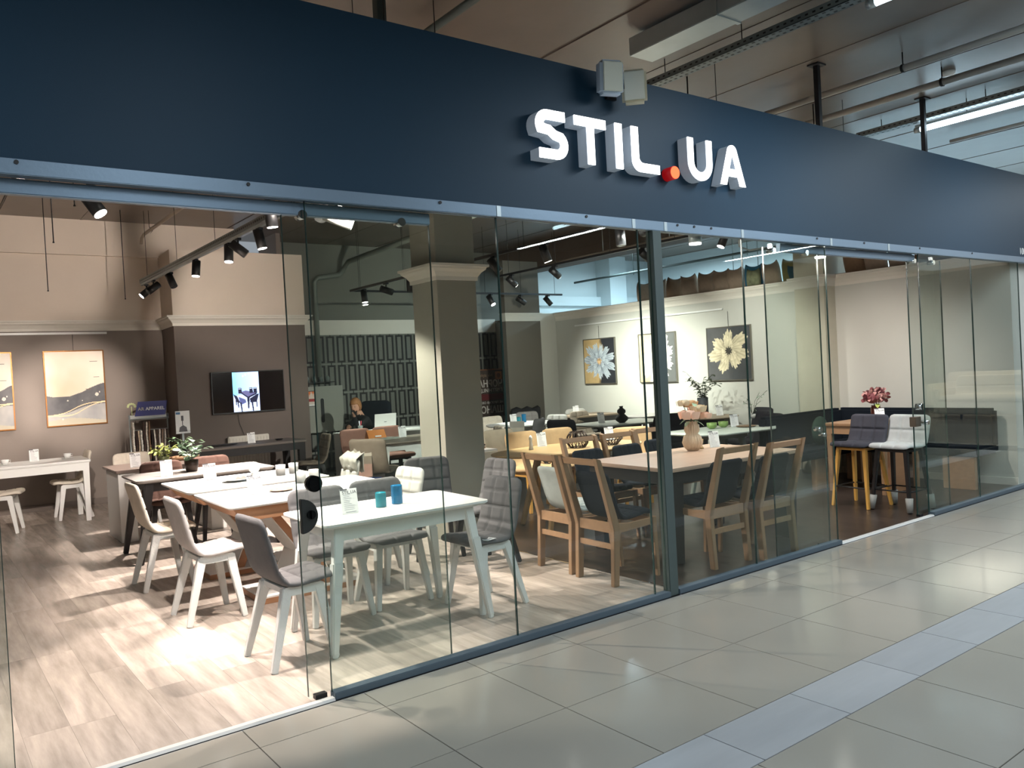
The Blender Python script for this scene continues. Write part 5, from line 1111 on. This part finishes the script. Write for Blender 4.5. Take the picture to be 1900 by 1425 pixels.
# ------------------------------------------------------------------ things on the grille wall
t = thing('fuse_cabinet', (5.86, 9.72, .66), 0, 'grey wall cabinet with a dark oval slot behind the seated person', 'cabinet')
MB().box(-.34, -.16, 0, .34, .0, .80).obj('cabinet_body', mat('cabinet_grey', (150, 150, 140), .5), t, bev=.004)
MB().prism(arc(-.06, .56, .03, .03, 0, 180, 8)+arc(-.06, .2, .03, .03, 180, 360, 8), 'y', -.168, -.16).obj('oval_slot', BLACK, t)
t = thing('wall_shelf', (5.78, 9.70, 1.52), 0, 'small black shelf above the grey wall cabinet', 'shelf'); MB().box(-.28, -.14, 0, .28, .03, .018).obj('shelf_board', BLACK, t)
for i, x in enumerate((-.2, -.08, .05, .18)):
    o = thing('glass_jar', (5.78+x, 9.63, 1.539), 0, ['leftmost', 'second from left', 'third from left', 'rightmost'][i]+' of the four small glass jars on the black wall shelf', 'jar', 'jars on the black shelf'); MB().lathe([(.03, 0), (.034, .07), (.02, .09), (.022, .1), (.0, .1)], n=16).obj('jar_body', mat('jar_glass', (150, 160, 156), .1, trans=.5), o)
t = thing('notice', (5.60, 9.55, 1.12), 0, 'black-framed colourful notice on the grey wall cabinet', 'notice'); MB().box(-.065, -.006, 0, .065, 0, .27).obj('frame', BLACK, t)
def notice(u, v): 
    n = noise2(u, v, 3, 4, 3); c = mixc(lin((224, 206, 190)), lin((226, 120, 60)), (v-.7)*4+n); c = np.where(((v > .3) & (v < .5))[..., None], lin((160, 50, 50)), c); return np.where(((v < .12))[..., None], lin((230, 226, 220)), c)
link('notice_print', print_mesh('notice_print', .11, .25, 20, 40, notice, PRINT, .008), t).location = (0, 0, .135)
t = thing('notice', (5.50, 9.55, 1.18), 0, 'plain pale blue sheet left of the framed notice', 'notice'); MB().box(-.05, -.004, 0, .05, 0, .18).obj('sheet', mat('pale_blue_paper', (140, 176, 206), .6), t)
# mirrored sale banner
bn = thing('sale_banner', (9.28, 9.40, .66), 0, 'dark red sale banner seen from behind with mirrored white lettering', 'banner')
MB().box(-.34, -.004, 0, .34, 0, .93).obj('banner_sheet', mat('banner_dark', (74, 60, 54), .6), bn)
MB().box(-.36, -.01, -.66, -.34, .01, .95).box(.34, -.01, -.66, .36, .01, .95).box(-.36, -.01, .93, .36, .01, .95).obj('copper_frame', mat('copper_frame', (178, 116, 86), .35, .7), bn)
MB().box(-.3, -.0055, .34, .3, -.004, .46).obj('red_band', mat('banner_red', (108, 38, 42), .6), bn)
sq = MB().box(.13, -.006, .74, .29, -.004, .90).obj('orange_badge', mat('badge_orange', (206, 140, 96), .6), bn)
MB().lathe([(.04, 0), (.045, .002)], c=(0, 0, 0), n=20).obj('badge_knot', mat('badge_brown', (120, 70, 44), .6), sq).location = (.21, -.0075, .82); sq.children[0].rotation_euler = (PI/2, 0, 0)
WT = mat('banner_white', (226, 220, 212), .6)
for txt, s_, z, b in (('ЧОРНА', .165, .655, .004), ("П'ЯТНИЦЯ", .082, .525, .002), ('НЕ ПРОҐАВ СВІЙ', .05, .285, .001), ('ШАНС!', .165, .14, .004), ):
    me = text_mesh(txt, s_, .001, WT, True, bold=b); xs = [v.co.x for v in me.vertices]; k = .58/max(1e-3, max(xs)-min(xs)); cx = (max(xs)+min(xs))/2
    o = put_text('banner_lettering', me, bn, (-cx*k, -.006, z), (PI/2, 0, 0)); o.scale = (k, 1.15, 1)
me = text_mesh('lviv style', .09, .001, mat('banner_tan', (170, 140, 110), .6), True); o = put_text('banner_lettering', me, bn, (-.09, -.006, .83), (PI/2, 0, 0))
# ------------------------------------------------------------------ laptop, bottle, folder and the person at the desk
t = thing('laptop', (5.86, 7.42, .752), -.12, 'white laptop with its lid towards the viewer on the reception desk', 'laptop')
MB().box(-.17, -.02, 0, .17, .22, .014).obj('keyboard_base', WHITE, t, bev=.003); lid = MB().box(-.175, -.006, 0, .175, .0, .245).obj('lid', WHITE, t, bev=.003); lid.location = (0, -.02, .012); lid.rotation_euler = (.18, 0, 0)
MB().box(-.022, -.0068, .115, .022, -.006, .123).obj('lid_mark', INK, lid)
t = thing('pen_jar', (5.55, 7.62, .752), 0, 'jar of pens and a red marker beside the laptop', 'pen holder'); MB().lathe([(.035, 0), (.036, .09), (.032, .09), (.03, .01)], n=18).obj('jar_body', mat('jar_glass', (150, 160, 156), .1, trans=.5), t)
for i, c in enumerate(((170, 40, 44), (40, 70, 140), (230, 230, 226), (150, 40, 50))): MB().cyl((0, 0, .01), (.02*math.cos(i*1.7), .02*math.sin(i*1.7), .16), .006, n=8).obj('pen', mat('pen_%d' % i, c, .5), t)
t = thing('orange_folder', (4.95, 5.95, .752), -.2, 'orange sample folder standing open on the stone-topped table', 'folder'); MB().prism([(-.1, 0), (.02, .12), (.03, .115), (.12, 0)], 'x', -.12, .12).obj('folder_cover', mat('orange_card', (222, 140, 72), .6), t); MB().box(-.03, -.085, .03, .05, -.07, .05).obj('label', PAPER, t)
t = thing('magazines', (4.95, 5.78, .752), .1, 'stack of open magazines on the stone-topped table', 'magazine'); MB().box(-.2, -.13, 0, .2, .13, .008).box(-.18, -.12, .008, .19, .11, .016).obj('pages', mat('magazine_paper', (170, 176, 164), .5, noise=.25, nscale=12), t)
# swatches over two chairs
for (x, y, rz, lab) in ((6.9, 5.42, .55, 'grey and beige fabric swatches hung over a grey chair back'), (4.22, 4.86, .7, 'beige and rose fabric swatches hung over the taupe chair')):
    t = thing('fabric_swatches', (x, y, .42), rz, lab, 'fabric swatches')
    for k, c in enumerate(((150, 146, 138), (176, 170, 156), (128, 120, 108), (160, 128, 116))): o = MB().box(-.02-.003*k, -.11, 0, -.012-.003*k, .11, .42-.09*k).obj('swatch', mat('hang_swatch_%d' % k, c, .9, noise=.1), t, bev=.002)
# coat thrown over the pale chair
t = thing('coat', (8.62, 7.32, .0), -PI/2-.3, 'black coat thrown over the back of a pale chair', 'coat')
q = []
for i in range(11):
    a = -1+2*i/10
    for k in range(11):
        u = -1+2*k/10; q.append((-.25+a*.06+(.05 if a > 0 else -.02)+.012*math.sin(9*u), u*(.25+.02*math.sin(5*a)), .90-abs(a)**1.5*.32+.02*math.sin(8*u+4*a)))
co = MB().add(q, [(i*11+k, i*11+k+1, (i+1)*11+k+1, (i+1)*11+k) for i in range(10) for k in range(10)], 0, True).obj('coat_body', mat('black_cloth', (30, 30, 34), .85), t); md = co.modifiers.new('s', 'SOLIDIFY'); md.thickness = .02
# ------------------------------------------------------------------ cushions on the wall ledge
def pillow_mesh(s, th, m, n=14):
    top, bot = [], []
    for i in range(n+1):
        for j in range(n+1):
            u, v = -1+2*i/n, -1+2*j/n
            kz = 1-.26*(1-abs(u)**2.2) if v > 0 else .97; kx = (1-.16*max(0, v)**3 if v > 0 else 1)+.06*(1-v*v)
            x, z = u*s*.40*kx, v*s/2*kz; t_ = th/2*((1-u**4)*(1-v**4))**.55; top.append((t_, x, z+s/2*.97)); bot.append((-t_, x, z+s/2*.97))
    N = n+1; f = [(i*N+j, i*N+j+1, (i+1)*N+j+1, (i+1)*N+j) for i in range(n) for j in range(n)]; o = len(top)
    return MB().add(top+bot, f+[tuple(a+o for a in q[::-1]) for q in f], 0, True).mesh('cushion', m)
CT = {n: mat('cushion_'+n, c, .95, noise=nz, nscale=sc_2, bump=.2, bscale=200) for n, c, nz, sc_2 in (('taupe', (150, 132, 114), .08, 20), ('brown', (122, 98, 76), .08, 20), ('blue', (46, 100, 124), .15, 12), ('olive', (124, 116, 70), .1, 20), ('teal', (30, 74, 88), .1, 12), ('grey', (92, 98, 98), .1, 20), ('dark', (62, 44, 36), .1, 20), ('floral', (120, 124, 96), .35, 16))}
cush = [(5.72, .95, 'taupe', 'leftmost taupe cushion on the wall ledge, seen edge-on'), (5.38, .9, 'taupe', 'taupe cushion hidden partly by the steel post'), (5.08, .9, 'brown', 'brown cushion seen edge-on right of the steel post'), (4.74, .35, 'taupe', 'taupe cushion with one raised corner, third right of the post'),
        (4.42, .25, 'taupe', 'wide taupe cushion left of the middle of the ledge row'), (4.12, .3, 'taupe', 'taupe cushion in the middle of the ledge row'), (3.84, .2, 'taupe', 'narrow-looking taupe cushion left of the blue one'), (3.55, .35, 'blue', 'blue cushion leaning behind the floral one'), (3.24, .05, 'taupe', 'large taupe cushion right of the blue one'), (2.92, .15, 'olive', 'olive green cushion at the right of the ledge row'),
        (1.98, .1, 'brown', 'brown cushion on the ledge just right of the pilaster'), (1.70, .05, 'taupe', 'second cushion right of the pilaster'), (1.40, .0, 'taupe', 'third cushion right of the pilaster'), (1.08, .1, 'brown', 'fourth cushion right of the pilaster'), (.80, .05, 'dark', 'dark cushion at the right end of the ledge')]
pms = {}
for y, a, c, lab in cush:
    if c not in pms: pms[c] = pillow_mesh(.335, .13, CT[c])
    t = thing('cushion', (9.93, y, 2.586), a+.12, lab, 'cushion', 'cushions along the wall ledge'); o = link('cushion_body', pms[c], t); o.rotation_euler = (random.uniform(-.12, .12), -.08, 0)
t = thing('cushion', (9.84, 3.50, 2.586), .2, 'floral green cushion in front of the blue one', 'cushion', 'cushions along the wall ledge'); link('cushion_body', pillow_mesh(.26, .1, CT['floral']), t)
t = thing('cushion', (9.86, 2.80, 2.586), .1, 'dark teal cushion slumped at the end by the pilaster', 'cushion', 'cushions along the wall ledge'); o = link('cushion_body', pillow_mesh(.24, .12, CT['teal']), t); o.rotation_euler = (0, -.5, 0)
# ------------------------------------------------------------------ person
SKIN = mat('skin', (206, 156, 130), .55); HAIR = mat('red_blond_hair', (168, 116, 72), .6, noise=.2, nscale=40, bump=.3, bscale=120); SWEAT = mat('black_sweater', (24, 24, 28), .9, bump=.2, bscale=200)
pr_ = thing('person', (5.98, 8.25, 0), .0, 'seated person with short red-blond hair in a black sweater, chin on hand', 'person')
J = {'pel': ((0, 0, .50), .15), 'sp': ((-.03, 0, .66), .135), 'ch': ((-.07, 0, .84), .135), 'nk': ((-.12, 0, .985), .055), 'hd': ((-.15, 0, 1.06), .06),
     'ls': ((-.09, .17, .90), .06), 'le': ((-.26, .20, .77), .045), 'lw': ((-.30, .03, .80), .032), 'rs': ((-.09, -.17, .90), .06), 're': ((-.28, -.22, .79), .045), 'rw': ((-.27, -.12, .965), .03),
     'lh': ((-.08, .10, .48), .10), 'lk': ((-.46, .13, .52), .07), 'la': ((-.44, .13, .12), .045), 'lf': ((-.56, .14, .05), .035), 'rh': ((-.08, -.10, .48), .10), 'rk': ((-.46, -.13, .52), .07), 'ra': ((-.44, -.13, .12), .045), 'rf': ((-.56, -.14, .05), .035)}
E_ = ['pel-sp', 'sp-ch', 'ch-nk', 'nk-hd', 'ch-ls', 'ls-le', 'le-lw', 'ch-rs', 'rs-re', 're-rw', 'pel-lh', 'lh-lk', 'lk-la', 'la-lf', 'pel-rh', 'rh-rk', 'rk-ra', 'ra-rf']
fing = {}
for sd, w0, dr in (('l', (-.30, .03, .80), (-.55, -.8, -.12)), ('r', (-.27, -.12, .965), (.35, .45, .8))):
    d = Vector(dr).normalized(); sdv = d.cross(Vector((0, 0, 1))).normalized(); up = sdv.cross(d)
    pal = Vector(w0)+d*.055; J[sd+'p'] = (tuple(pal), .026); E_.append(sd+'w-'+sd+'p')
    for k in range(4):
        l_ = (.07, .08, .075, .058)[k]; b0 = pal+d*.025+sdv*(-.024+.016*k); m0 = b0+d*l_*.5-up*.006; e0 = m0+d*l_*.38-up*.022
        for nm2, q_, rr in (('a', b0, .009), ('b', m0, .008), ('c', e0, .007)): J[f'{sd}f{k}{nm2}'] = (tuple(q_), rr)
        E_ += [f'{sd}p-{sd}f{k}a', f'{sd}f{k}a-{sd}f{k}b', f'{sd}f{k}b-{sd}f{k}c']
    b0 = pal-sdv*.03-d*.01; e0 = b0-sdv*.015+d*.035; J[sd+'t1'] = (tuple(b0), .011); J[sd+'t2'] = (tuple(e0), .009); E_ += [f'{sd}p-{sd}t1', f'{sd}t1-{sd}t2']
ks = list(J); me = bpy.data.meshes.new('body'); me.from_pydata([J[k][0] for k in ks], [(ks.index(a), ks.index(b)) for a, b in (e.split('-') for e in E_)], [])
ob = bpy.data.objects.new('body', me); COL.objects.link(ob); ob.modifiers.new('sk', 'SKIN'); sk = me.skin_vertices[0].data
for i, k in enumerate(ks): sk[i].radius = (J[k][1], J[k][1]); sk[i].use_root = (k == 'pel')
ss = ob.modifiers.new('ss', 'SUBSURF'); ss.levels = 2; ss.render_levels = 2
bpy.context.view_layer.update(); bm_ = bpy.data.meshes.new_from_object(ob.evaluated_get(bpy.context.evaluated_depsgraph_get())); bpy.data.objects.remove(ob)
# head: ellipsoid with brow, nose and chin shaped in, joined to the same mesh
hv, hf = [], []; n_, m_ = 28, 22
for j in range(m_+1):
    for k in range(n_):
        th, ph = PI*j/m_, 2*PI*k/n_; x, y, z = math.sin(th)*math.cos(ph), math.sin(th)*math.sin(ph), math.cos(th)
        X = x*.098; Y = y*.075*(1-.18*max(0, -z)); Z = z*.118
        if x < 0:
            X -= .020*math.exp(-((y/.13)**2+((z+.18)/.16)**2)); X += .010*math.exp(-(((abs(y)-.36)/.16)**2+((z-.05)/.12)**2)); X -= .006*math.exp(-((y/.3)**2+((z+.52)/.08)**2)); X += .004*math.exp(-((y/.35)**2+((z+.44)/.035)**2)); X -= .012*math.exp(-((y/.3)**2+((z+.80)/.2)**2))
        hv.append((X, Y, Z))
R_ = Matrix.Rotation(.62, 3, 'Z') @ Matrix.Rotation(-.22, 3, 'Y'); hc = Vector((-.185, -.0, 1.125))
body = MB(); body.add([tuple(v.co) for v in bm_.vertices], [tuple(p.vertices) for p in bm_.polygons], 0, True)
for i, p in enumerate(bm_.polygons):
    c = p.center; body.m[i] = 1 if (c.z > .975 and abs(c.y) < .09 and c.x > -.24) or (c.x < -.27 and c.y < -.02 and c.z > .955) or (c.x < -.30 and abs(c.y) < .10 and .72 < c.z < .9) or (c.x < -.33 and -.10 < c.y < .05 and c.z > .7) else 0
body.add([tuple(hc+R_ @ Vector(v)) for v in hv], [(j*n_+k, (j+1)*n_+k, (j+1)*n_+(k+1) % n_, j*n_+(k+1) % n_) for j in range(m_) for k in range(n_)], 1, True)
for s in (-1, 1): body.ball(tuple(hc+R_ @ Vector((.005, s*.074, -.005))), (.018, .008, .03), 10, 8, 1)
body.obj('body', [SWEAT, SKIN], pr_)
EYE = MB()
for s in (-1, 1): EYE.ball(tuple(hc+R_ @ Vector((-.083, s*.030, .004))), (.008, .011, .006), 8, 6)
EYE.obj('eyes', mat('eye_dark', (60, 44, 36), .3), pr_); MB().ball(tuple(hc+R_ @ Vector((-.093, 0, -.058))), (.008, .02, .006), 10, 6).obj('mouth', mat('lips', (166, 92, 84), .5), pr_)
hr = MB(); hv2 = []
for j in range(17):
    for k in range(33):
        ph = -PI+2*PI*k/32; lim = .74 if abs(ph) < PI*.50 else max(.40, .74-(abs(ph)/PI-.50)*2.2); th = PI*lim*j/16
        x, y, z = math.sin(th)*math.cos(ph), math.sin(th)*math.sin(ph), math.cos(th); hv2.append(tuple(hc+R_ @ Vector((x*.112+.004, y*.092, z*.132+.004+.003*math.sin(14*ph)))))
hr.add(hv2, [(j*33+k, (j+1)*33+k, (j+1)*33+k+1, j*33+k+1) for j in range(16) for k in range(32)], 0, True); ho = hr.obj('hair', HAIR, pr_); md = ho.modifiers.new('s', 'SOLIDIFY'); md.thickness = .014
t = thing('office_chair', (6.02, 8.33, 0), PI+.55, 'large dark navy office chair behind the seated person', 'chair')
PO = [(.24, .44), (.1, .46), (-.1, .45), (-.2, .52), (-.25, .75), (-.29, 1.0), (-.31, 1.2)]
o = link('upholstered_shell', shell_mesh('upholstered_shell', PO, .60, .10, 1, 1, FNAVY, rnd=.12, nt=16), t); o.location = (.0, 0, -.02)
MB().cyl((0, 0, .08), (0, 0, .40), .03, n=14).obj('gas_column', BLACK, t); st = MB()
for k in range(5): a = 2*PI*k/5; st.bar((0, 0, .09), (.28*math.cos(a), .28*math.sin(a), .06), .05, .03).cyl((.28*math.cos(a)-.012, .28*math.sin(a), .03), (.28*math.cos(a)+.012, .28*math.sin(a), .03), .03, n=14)
st.obj('star_base', BLACK, t)
for s in (-1, 1): MB().tube([(.05, s*.30, .42), (.05, s*.33, .62), (-.05, s*.33, .66), (-.12, s*.31, .66)], .018, 8).obj('armrest', BLACK, t)

# two sofas of the shop across the mall, visible as a reflection in the far right glass
for i, (x, y, lab) in enumerate(((18.6, -3.9, 'beige tufted sofa across the mall, seen mirrored in the far right glass'), (21.4, -5.4, 'second beige tufted sofa across the mall, farther away in the mirror image'))):
    t = thing('sofa', (x, y, 0), PI, lab, 'sofa')
    PS = [(.45, .38), (.40, .44), (.1, .43), (-.15, .43), (-.30, .48), (-.38, .62), (-.42, .78), (-.46, .9)]
    link('upholstered_shell', shell_mesh('upholstered_shell', PS, 2.0, .14, 8, 5, FBEIGE, rnd=.08, depth=.03), t)
    MB().box(-.42, -1.0, .1, .42, 1.0, .38).obj('sofa_base', FBEIGE, t, bev=.02)
    for s in (-1, 1): MB().box(-.45, min(s*.98, s*1.14), .1, .45, max(s*.98, s*1.14), .64).obj('armrest', FBEIGE, t, bev=.04)
    for sx in (-.36, .36):
        for sy in (-.9, .9): MB().cyl((sx, sy, 0), (sx, sy, .1), .02, .03, n=10).obj('leg', BLKW, t)
